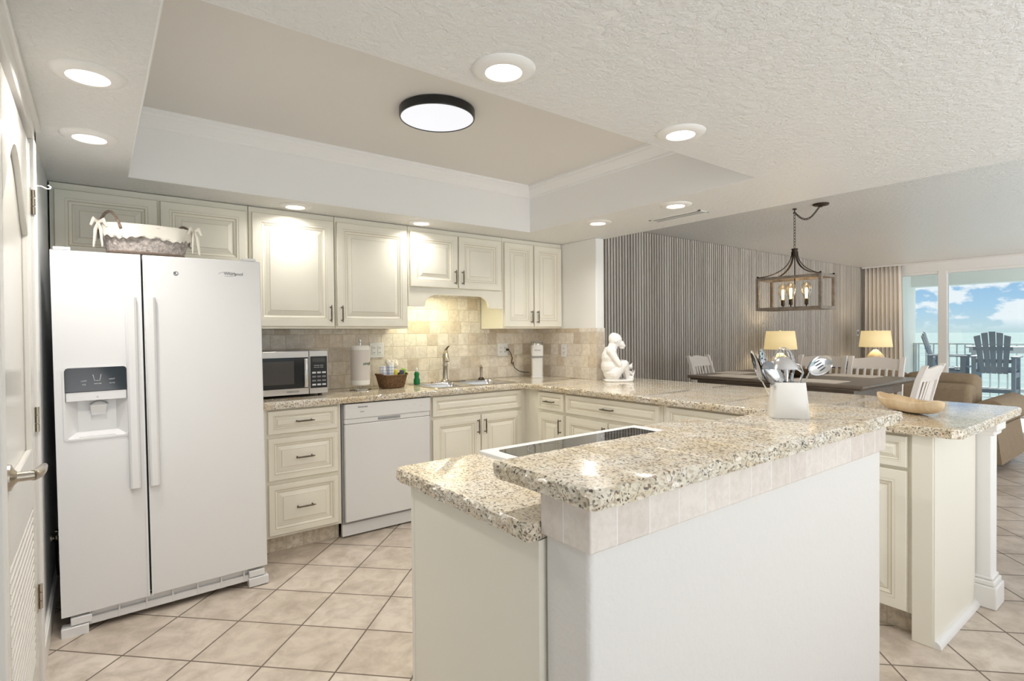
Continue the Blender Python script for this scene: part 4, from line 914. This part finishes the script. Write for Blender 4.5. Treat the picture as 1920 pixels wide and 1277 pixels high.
def utensil(name, label, cat, base, neck, c_, ax, nrm, a, b_, depth, holes=0, slots=0, wr=.0045):
    o = thing(name, label, cat, tuple(base))
    MB().tube([base, base.lerp(neck, .5), neck], [wr, wr * 1.1, wr * .8], 8, flat=.45).build('shaft', 'chrome', o)
    m = MB(); bowl_mesh(m, c_, ax, nrm, a, b_, depth); m.build('bowl', 'chrome', o, angle=180)
    if holes or slots:
        ax = ax.normalized(); n_ = (nrm - ax * nrm.dot(ax)).normalized(); sd = ax.cross(n_); m = MB(); rr = random.Random(2)
        H = [(0, 0)] + [(.5 * math.cos(k), .5 * math.sin(k)) for k in [i * PI / 3 for i in range(6)]] + [(.8 * math.cos(k), .8 * math.sin(k)) for k in [i * PI / 5 + .2 for i in range(10)]] if holes else [(.1, -.5), (.1, -.17), (.1, .17), (.1, .5)]
        for hx, hy in H:
            r2 = hx * hx + hy * hy
            for sg in (.0012, -.0030):
                P0 = c_ + ax * (a * hx) + sd * (b_ * hy) - n_ * (depth * (1 - r2) ** .75 - sg)
                L_a = .0028 if holes else a * .33; L_b = .0028 if holes else .0022
                m.add([tuple(P0 + ax * (L_a * math.cos(k * PI / 5)) + sd * (L_b * math.sin(k * PI / 5))) for k in range(10)], [tuple(range(10))])
        m.build('perforations', 'gap', o)
    return o
utensil('slotted_spoon', 'steel slotted spoon leaning out to the right of the white crock', 'spoon', WP(.012, .02, .0), WP(.072, .155, 0), WP(.108, .178, 0), Vector((.795, -.607, .62)), Vector((-.3, -.8, .35)), .043, .029, .014, slots=1)
utensil('soup_ladle', 'large steel ladle turned upside down in the middle of the white crock', 'ladle', WP(-.01, .02, -.01), WP(-.012, .170, -.012), WP(-.018, .166, .0), Rv, Vector((0, 0, -1)), .048, .046, .040, wr=.006)
utensil('serving_spoon', 'smooth steel serving spoon leaning out to the left of the white crock', 'spoon', WP(-.02, .03, -.01), WP(-.040, .125, -.02), WP(-.060, .150, -.02), Vector((-.63, .48, .9)), Vector((-.35, -.85, .2)), .046, .034, .014)
utensil('perforated_skimmer', 'steel skimmer dotted with holes standing highest at the left of the crock', 'skimmer', WP(-.02, .03, .02), WP(-.055, .135, .02), WP(-.066, .190, .02), Vector((-.25, .19, 1)), Vector((.2, -1, .1)), .048, .033, .012, holes=1)
utensil('pasta_server', 'steel spoon seen edge on behind the skimmer at the far left of the crock', 'spoon', WP(-.025, .03, .03), WP(-.075, .13, .035), WP(-.088, .175, .035), Vector((-.25, .19, 1)), Vector((-.8, .6, .1)), .055, .024, .010)
o = thing('potato_masher', 'steel wire masher loops standing in the white crock behind the ladle', 'masher', tuple(WP(.02, .03, .0)))
m = MB()
for k in range(3): m.tube([WP(.012 + .004 * k, .04, .0), WP(.045, .13, .004 * k), WP(.052, .150, .004 * k), WP(.042 - .012 * k, .180, .006 * k), WP(.02, .19, .01), WP(-.0, .17, .01 + .004 * k), WP(.004 * k, .10, .012)], .0018, 6)
m.build('wire_loops', 'chrome', o); MB().tube([WP(.012, .02, .01), WP(.020, .15, .01)], .005, 8).build('shaft', 'chrome', o)
o = thing('balloon_whisk', 'steel balloon whisk in the crock in front of the lit table lamp', 'whisk', tuple(WP(.0, .03, .02)))
m = MB()
for k in range(6):
    a = k * PI / 6; q_ = Rv * math.cos(a) + Fv * math.sin(a)
    m.tube([WP(-.004, .11, .02) + q_ * (.032 * math.sin(PI * i / 14) * (1 if i <= 14 else 1)) * 0 + q_ * (.034 * math.sin(2 * PI * i / 28)) + Vector((0, 0, .060 - .060 * math.cos(2 * PI * i / 28))) for i in range(29)], .0009, 5)
m.build('wire_loops', 'chrome', o); MB().tube([WP(.004, .02, .02), WP(-.004, .12, .02)], .006, 8).build('handle', 'chrome', o)

# ------------------------------------------------------------------ chandelier
HX, HY = 5.13, 2.41
t = thing('pendant_chandelier', 'rectangular grey wood frame chandelier hanging on a chain over the dining table', 'chandelier', (HX, HY, 1.5))
x0, x1, y0, y1, z0, z1 = 4.985, 5.275, 2.115, 2.705, 1.505, 1.815; s = .027
m = MB()
for a in (x0, x1 - s):
    for b_ in (y0, y1 - s): m.box(a, a + s, b_, b_ + s, z0, z1)
for z in (z0, z1 - s):
    for a in (x0, x1 - s): m.box(a + .001, a + s - .001, y0 + s, y1 - s, z, z + s)
    for b_ in (y0, y1 - s): m.box(x0 + s, x1 - s, b_ + .001, b_ + s - .001, z, z + s)
m.box(HX - .014, HX + .014, y0 + s, y1 - s, z0, z0 + .012)
m.build('wood_frame', 'chandwood', t, bevel=.002)
for a in (x0 + s / 2, x1 - s / 2):
    for b_ in (y0 + s / 2, y1 - s / 2):
        MB().lathe([(.006, 0), (.010, .006), (.008, .014), (0, .018)], (a, b_, z1), 10).build('finial', 'bronze', t)
        pts = []
        for i in range(15):
            k = i / 14; e_ = 1 - (1 - k) ** 2.3; g_ = k ** 2.1
            pts.append((HX + (a - HX) * (.12 + .88 * g_), HY + (b_ - HY) * (.07 + .93 * g_), 2.045 + (z1 + .004 - 2.045) * (1 - (1 - k) ** 1.6)))
        MB().tube(pts, [.013] * 15, 6, flat=.35).build('arm', 'bronze', t)
MB().lathe([(.0, 2.075), (.026, 2.072), (.030, 2.066), (.024, 2.058), (.022, 2.0), (.014, 1.99), (0, 1.989)], (HX, HY, 0), 16).build('hub', 'bronze', t)
MB().tube([(HX, HY, 2.0), (HX, HY, z0 + .012)], .005, 8).build('centre_rod', 'bronze', t)
def chain(m, P, ln=.034, r=.0022):
    Q = [Vector(p) for p in P]; d = 0; segs = []
    for i in range(len(Q) - 1): segs.append((Q[i], Q[i + 1], d)); d += (Q[i + 1] - Q[i]).length
    nl = max(1, int(d / (ln * .78)))
    for k in range(nl):
        s_ = (k + .5) / nl * d
        for a, b_, d0 in segs:
            if d0 <= s_ <= d0 + (b_ - a).length + 1e-6: p = a.lerp(b_, (s_ - d0) / (b_ - a).length); tdir = (b_ - a).normalized(); break
        sd = tdir.cross(Vector((.3, .9, .2)) if k % 2 else Vector((.9, -.3, .1))).normalized()
        m.tube([p + tdir * (ln / 2 * math.cos(g * PI / 5)) + sd * (.009 * math.sin(g * PI / 5)) for g in range(10)], r, 5, closed=True)
m = MB(); chain(m, [(HX, HY, 2.08), (HX, HY, 2.405)]); m.build('chain', 'bronze', t)
m = MB(); sw = [(HX - .0, HY - .0 - .215 * k / 12, 2.405 - .085 * math.sin(PI * k / 12) + .01 * k / 12) for k in range(13)]; chain(m, sw, .028); m.tube(sw, .003, 6); m.build('swag_chain', 'bronze', t)
MB().tube([(HX, HY, ZH), (HX, HY, 2.42), (HX + .01, HY + .006, 2.41), (HX, HY + .01, 2.40), (HX - .01, HY, 2.405)], .005, 8).lathe([(.018, 2.43), (.018, ZH)], (HX, HY, 0), 14).build('ceiling_hook', 'bronze', t)
MB().lathe([(0, -.03), (.01, -.03), (.014, -.022), (.060, -.014), (.066, -.006), (.066, 0)], (HX - .0, HY - .23, ZH), 28).build('canopy', 'bronze', t)
for i, (bx_, by_) in enumerate(((5.19, 2.548), (5.07, 2.417), (5.13, 2.306))):
    sk = MB().lathe([(.006, 1.535), (.006, 1.55), (.016, 1.556), (.016, 1.60), (.013, 1.605)], (bx_, by_, 0), 14).tube([(HX, HY + (by_ - HY) * .4, z0 + .01), (bx_, by_, 1.528), (bx_, by_, 1.54)], .004, 6).build('bulb_socket', 'bronze', t)
    MB().lathe([(.014, 1.604), (.020, 1.618), (.040, 1.665), (.045, 1.698), (.039, 1.730), (.019, 1.754), (0, 1.760)], (bx_, by_, 0), 20, cap=False).build('bulb', 'bulb', sk, angle=180)
    MB().tube([(bx_ - .006, by_, 1.615), (bx_ - .012, by_, 1.695), (bx_ - .005, by_, 1.705), (bx_, by_, 1.64), (bx_ + .006, by_, 1.705), (bx_ + .012, by_, 1.695), (bx_ + .006, by_, 1.615)], .0075, 6).build('filament', 'filament', sk)
    ld = bpy.data.lights.new('bulb_lamp', 'POINT'); ld.energy = 4.5; ld.color = (1, .80, .55); ld.shadow_soft_size = .012
    lo = bpy.data.objects.new('bulb_lamp', ld); COL.objects.link(lo); lo.parent = t; lo.location = Vector((bx_, by_, 1.655)) - OFF[t.name]

# ------------------------------------------------------------------ dining table, mats, chairs
TZ = .89; TX0, TX1, TY0, TY1 = 4.60, 5.78, 1.655, 3.20
t = thing('dining_table', 'dark stained counter height dining table with thick moulded top', 'table', (5.2, 2.43, 0))
MB().box(TX0, TX1, TY0, TY1, TZ - .028, TZ).box(TX0 + .02, TX1 - .02, TY0 + .02, TY1 - .02, TZ - .045, TZ - .028).build('tabletop', 'tablewood', t, bevel=.008)
MB().box(TX0 + .07, TX1 - .07, TY0 + .09, TY1 - .07, TZ - .125, TZ - .045).build('apron', 'tablewood', t, bevel=.003)
for a in (TX0 + .20, TX1 - .30):
    for b_ in (TY0 + .16, TY1 - .34): MB().box(a, a + .09, b_, b_ + .09, 0, TZ - .06).build('leg', 'tablewood', t, bevel=.006)
def mat_(x_, y_, lab):
    P = [(x_ + a, y_ + b_) for a, b_ in resample_np(rrect(-.15, .15, -.21, .21, .02, 3))]
    return tag(MB().prism(P, TZ, TZ + .004).build('placemat', 'placemat'), lab, 'placemat', 'cream placemats on the dining table')
def resample_np(p): return [(a * (1 + .012 * (i % 2)), b_ * (1 + .012 * (i % 2))) for i, (a, b_) in enumerate(resample_s(p))]
def resample_s(p):
    out = resample(p, .02); return [(v_.x, v_.y) for v_ in out]
mat_(4.80, 2.80, 'cream woven placemat on the near side of the table toward the slat wall')
mat_(4.80, 2.08, 'cream woven placemat on the near side of the table by its front right corner')
mat_(5.58, 2.62, 'cream placemat on the far side of the table before the left chair back')
mat_(5.58, 2.10, 'cream placemat on the far side of the table before the right chair back')
o = tag(MB().prism([(5.02, 2.9), (5.36, 2.9), (5.36, 3.17), (5.02, 3.17)], TZ, TZ + .004).build('placemat', 'placemat'), 'cream woven placemat at the far left end of the table', 'placemat', 'cream placemats on the dining table')
m = MB(); m.lathe([(.04, 0), (.10, .012), (.14, .04), (.155, .062), (.150, .062), (.13, .04), (.09, .018), (0, .012)], (5.2, 2.42, TZ + .0005), 32); tag(m.build('table_bowl', 'darkbowl'), 'low dark wooden bowl in the middle of the dining table', 'bowl')

def make_chair(label, loc, rz):
    t = thing('dining_chair', label, 'chair', (0, 0, 0), 0, 'white dining chairs', local=True)
    sh, w_ = .62, .235
    MB().prism(rrect(-w_, w_, -.20, .22, .03), sh - .03, sh).build('seat', 'chair', t, bevel=.008)
    for sx in (-1, 1):
        MB().prism([(sx * .215 - .02, .175), (sx * .215 + .02, .175), (sx * .215 + .02, .215), (sx * .215 - .02, .215)], 0, sh - .03).build('leg', 'chair', t, bevel=.004)
        m = MB(); P = [(-.22, 0), (-.195, .35), (-.19, .62), (-.205, .78), (-.245, .95), (-.285, 1.055)]
        for k in range(len(P) - 1):
            (a, z_), (b_, z2) = P[k], P[k + 1]; xx = sx * .222
            m.add([(xx - .019, a - .018, z_), (xx + .019, a - .018, z_), (xx + .019, a + .018, z_), (xx - .019, a + .018, z_), (xx - .019, b_ - .018, z2), (xx + .019, b_ - .018, z2), (xx + .019, b_ + .018, z2), (xx - .019, b_ + .018, z2)],
                  [(0, 1, 5, 4), (1, 2, 6, 5), (2, 3, 7, 6), (3, 0, 4, 7)] + ([(0, 3, 2, 1)] if k == 0 else []) + ([(4, 5, 6, 7)] if k == len(P) - 2 else []))
        m.build('back_post', 'chair', t, angle=30)
    # crest rail: arched top, curved back
    m = MB(); n = 16
    def cr_(u, z): return (-.204 + .408 * u, -.235 - (z - .90) * .38 - .018 * math.sin(PI * u))
    vs = []; 
    for i in range(n + 1):
        u = i / n; zt = 1.035 + .020 * math.sin(PI * u) ** 2 - .004; zb = .935
        for z, dy in ((zb, 0), (zt, 0), (zt, -.020), (zb, -.020)): a, b_ = cr_(u, z); vs.append((a, b_ + dy + .01, z))
    fs = [(i * 4 + k, i * 4 + (k + 1) % 4, i * 4 + 4 + (k + 1) % 4, i * 4 + 4 + k) for i in range(n) for k in range(4)] + [(0, 3, 2, 1), (n * 4, n * 4 + 1, n * 4 + 2, n * 4 + 3)]
    m.add(vs, fs); m.build('crest_rail', 'chair', t, angle=40)
    MB().box(-.204, .204, -.212, -.192, .66, .70).build('lower_rail', 'chair', t)
    for i in range(6):
        xx = -.155 + .062 * i; u = (xx + .204) / .408; m = MB()
        m.tube([(xx, -.202, .70), (xx, -.212 - .010 * math.sin(PI * u), .80), (xx, -.240 - .018 * math.sin(PI * u), .94)], .013, 6, flat=.55); m.build('spindle', 'chair', t, angle=80)
    for sx in (-1, 1): MB().box(sx * .222 - .009, sx * .222 + .009, -.2, .18, .22, .245).build('stretcher', 'chair', t)
    MB().box(-.21, .21, .19, .205, .18, .215).build('foot_rail', 'chair', t)
    MB().box(-.20, .20, -.19, .20, sh - .085, sh - .03).build('seat_frame', 'chair', t)
    t.location = loc; t.rotation_euler = (0, 0, rz); return t
c0 = make_chair('white slat back dining chair at the right end of the table, seen from its side', (4.91, 1.585, 0), 0.03)
for lab, loc, rz in (('white slat back dining chair at the left end of the table against the slat wall', (5.33, 3.26, 0), PI + .12),
                     ('white slat back dining chair behind the table, the one nearer the slat wall', (5.86, 2.60, 0), PI / 2 - .02),
                     ('white slat back dining chair behind the table, the one in front of the right lamp', (5.80, 2.07, 0), PI / 2)):
    c_ = copy_tree(c0); c_.location = loc; c_.rotation_euler = (0, 0, rz); c_['label'] = lab

# ------------------------------------------------------------------ sofa
t = thing('sofa', 'tan fabric sofa with rolled arm facing the window', 'sofa', (6.95, 2.3, 0))
sx0, sy0, sy1 = 6.42, 1.22, 3.35
MB().box(sx0 + .02, sx0 + .95, sy0 + .08, sy1 - .08, .09, .42).build('base', 'sofa', t, bevel=.03, bseg=3)
m = MB().box(sx0, sx0 + .22, sy0 + .20, sy1 - .20, .30, .80); m.build('back_frame', 'sofa', t, bevel=.05, bseg=4)
for i in range(3):
    y_ = sy0 + .22 + i * .565
    m = MB().box(sx0 + .14, sx0 + .40, y_ - (.03 if i == 0 else 0), y_ + .555, .48, .885); m.build('back_cushion', 'sofa', t, bevel=.07, bseg=4)
    MB().box(sx0 + .3, sx0 + .98, y_, y_ + .555, .42, .56).build('seat_cushion', 'sofa', t, bevel=.05, bseg=4)
for y_, sg in ((sy0 + .11, -1), (sy1 - .11, 1)):
    pr = []
    for i in range(13): a = -PI * .45 + PI * 1.45 * i / 12; pr.append((y_ + sg * (.035 + .125 * math.cos(a)), .545 + .125 * math.sin(a)))
    body = [(y_ + sg * .125, .09)] + [(y_ + sg * .10, .30), (y_ + sg * .085, .42)] + pr + [(y_ - sg * .09, .40), (y_ - sg * .09, .09)]
    n = len(body); vs = []
    for xx, sc_ in ((sx0 + .03, 1), (sx0 + .98, 1), (sx0 + 1.02, .93)): vs += [(xx, y_ + (a - y_) * sc_, .3 + (z - .3) * sc_) for a, z in body]
    fs = [(k * n + i, k * n + (i + 1) % n, (k + 1) * n + (i + 1) % n, (k + 1) * n + i) for k in range(2) for i in range(n)] + [tuple(range(n)), tuple(reversed(range(2 * n, 3 * n)))]
    m = MB(); m.add(vs, fs); o = m.build('arm', 'sofa', t, angle=50)
    for v_ in o.data.vertices: pass
for a in (sx0 + .08, sx0 + .93):
    for b_ in (sy0 + .12, sy1 - .12): MB().lathe([(.022, 0), (.03, .04), (.035, .1)], (a, b_, 0), 12).build('foot', 'bronze', t)
tag(MB().box(-.2, .2, -.06, .06, 0, .4, T=TR(6.98, 2.86, .57, rz=PI / 2)).build('throw_pillow', 'navy', bevel=.05, bseg=3), 'dark blue throw pillow on the sofa seen between the chair spindles', 'pillow')
tag(MB().box(-.2, .2, -.06, .06, 0, .38, T=TR(6.96, 2.46, .57, rz=PI / 2)).build('throw_pillow', 'linen', bevel=.05, bseg=3), 'pale throw pillow at the middle of the sofa', 'pillow')

# ------------------------------------------------------------------ lamps on end tables
def lamp(x_, y_, zb, rs, hs, z_sh, lab, lab2, on=True):
    e_ = thing('end_table', lab2, 'table', (x_, y_, 0))
    MB().box(x_ - .25, x_ + .25, y_ - .22, y_ + .22, zb - .03, zb).build('top', 'tablewood', e_, bevel=.004)
    for a in (-.22, .18):
        for b_ in (-.19, .15): MB().box(x_ + a, x_ + a + .04, y_ + b_, y_ + b_ + .04, 0, zb - .03).build('leg', 'tablewood', e_)
    t = thing('table_lamp', lab, 'lamp', (x_, y_, zb))
    MB().lathe([(.0, .0), (.09, .0), (.10, .02), (.145, .12), (.15, .20), (.12, .30), (.07, .36), (.045, .385), (.03, .40), (0, .402)], (x_, y_, zb), 28).build('base', 'lampglass', t, angle=60)
    MB().lathe([(.012, .40), (.012, z_sh - zb + .02)], (x_, y_, zb), 10).lathe([(.006, hs + z_sh - zb), (.012, hs + z_sh - zb + .01), (0, hs + z_sh - zb + .025)], (x_, y_, zb), 10).build('neck', 'nickel', t)
    o = MB().lathe([(rs, 0), (rs * .86, hs)], (x_, y_, z_sh), 40, cap=False).build('lamp_shade', 'shade', t, angle=60); sm_ = o.modifiers.new('s', 'SOLIDIFY'); sm_.thickness = .003
    ld = bpy.data.lights.new('lamp_bulb', 'POINT'); ld.energy = 5; ld.color = (1, .84, .6); ld.shadow_soft_size = .04
    lo = bpy.data.objects.new('lamp_bulb', ld); COL.objects.link(lo); lo.parent = t; lo.location = (0, 0, z_sh - zb + hs * .45)
lamp(7.32, 3.63, .62, .205, .245, 1.070, 'lit table lamp with cream shade at the left, behind the utensils', 'small dark end table under the left lamp')
lamp(10.15, 3.47, .60, .235, .265, 1.045, 'lit table lamp with cream shade in front of the curtain', 'small dark end table under the right lamp')

# ------------------------------------------------------------------ curtain, wall switch
def cur(u, v_):
    y_ = 3.33 + .56 * u; amp = .045 * (1 - .25 * v_); return (10.90 + amp * math.sin(u * 2 * PI * 9) + .006 * math.sin(u * 61 + v_ * 3), y_ + .012 * math.sin(u * 2 * PI * 9 * 2) - .035 * (1 - v_) * (1 - u), .02 + 2.395 * v_)
t = thing('curtain', 'pleated beige floor length curtain at the left of the balcony window', 'curtain', (10.9, 3.6, 0))
o = MB().grid(cur, 180, 14).build('curtain_panel', 'curtain', t, angle=180); sm_ = o.modifiers.new('s', 'SOLIDIFY'); sm_.thickness = .003
MB().box(10.86, 10.90, -1.5, 3.93, 2.415, 2.438).build('curtain_track', 'trim', t)
t = thing('light_switch', 'small white switch on the slat wall near the curtain', 'switch', (10.75, 3.958, 1.275))
MB().box(10.71, 10.79, 3.95, 3.959, 1.22, 1.33).build('cover_plate', 'white2', t, bevel=.002); MB().box(10.735, 10.765, 3.946, 3.95, 1.25, 1.30).build('rocker', 'gap', t)

# ------------------------------------------------------------------ balcony furniture
def adirondack(lab, loc, rz, first=[None]):
    if first[0]:
        c_ = copy_tree(first[0]); c_.location = loc; c_.rotation_euler = (0, 0, rz); c_['label'] = lab; return c_
    t = thing('adirondack_bar_chair', lab, 'chair', (0, 0, 0), 0, 'blue grey balcony bar chairs', local=True); first[0] = t
    for i in range(5):       # fan of back slats; chair faces +y
        k = i - 2; x0 = k * .070; x1 = k * .096; h = .70 - .014 * k * k; m = MB()
        y0_, y1_ = -.16, -.34; wb, wt = .031, .041
        m.add([(x0 - wb, y0_, .60), (x0 + wb, y0_, .60), (x1 + wt, y1_, .60 + h - .012 * max(0, k)), (x1 - wt, y1_, .60 + h + .012 * min(0, k)), (x0 - wb, y0_ - .02, .60), (x0 + wb, y0_ - .02, .60), (x1 + wt, y1_ - .02, .60 + h - .012 * max(0, k)), (x1 - wt, y1_ - .02, .60 + h + .012 * min(0, k))],
              [(0, 1, 2, 3), (7, 6, 5, 4), (0, 4, 5, 1), (1, 5, 6, 2), (2, 6, 7, 3), (3, 7, 4, 0)])
        m.build('back_slat', 'adiron', t)
    MB().box(-.25, .25, -.30, -.28, .99, 1.05).build('back_brace', 'adiron', t); MB().box(-.24, .24, -.225, -.20, .78, .84).build('back_brace', 'adiron', t)
    m = MB()
    for i in range(5): m.box(-.25, .25, -.16 + i * .095, -.08 + i * .095, .62 + .012 * i, .645 + .012 * i)
    m.build('seat', 'adiron', t)
    for sx in (-1, 1):
        MB().box(sx * .26 - .045, sx * .26 + .045, -.26, .29, .865, .89).build('armrest', 'adiron', t, bevel=.004)
        MB().box(sx * .25 - .025, sx * .25 + .025, .20, .27, 0, .865).build('leg', 'adiron', t); MB().box(sx * .25 - .025, sx * .25 + .025, -.26, -.18, 0, .865).build('leg', 'adiron', t)
        MB().box(sx * .25 - .015, sx * .25 + .015, -.18, .20, .28, .34).build('side_rail', 'adiron', t); MB().box(sx * .25 - .02, sx * .25 + .02, -.20, .27, .54, .62).build('side_rail', 'adiron', t)
    MB().box(-.25, .25, .235, .265, .24, .31).build('foot_rest', 'adiron', t)
    t.location = loc; t.rotation_euler = (0, 0, rz); return t
adirondack('blue grey fan back bar chair on the balcony, seen from behind at the right', (12.02, 2.33, -.02), -PI / 2 + .05)
adirondack('blue grey fan back bar chair on the balcony, turned sideways behind the window mullion', (12.15, 3.01, -.02), PI + .12)
t = thing('balcony_table', 'tall white topped balcony table between the bar chairs', 'table', (12.45, 1.75, -.02))
MB().box(12.50, 12.84, 1.30, 2.85, .985, 1.015).build('top', 'adw', t, bevel=.006)
MB().box(12.53, 12.81, 1.35, 2.80, .90, .985).build('apron', 'adw', t)
for a in (12.54, 12.73):
    for b_ in (1.38, 2.70): MB().box(a, a + .07, b_, b_ + .07, -.02, .90).build('leg', 'adw', t)
MB().box(12.66, 12.70, 1.40, 2.75, .22, .28).build('stretcher', 'adw', t)
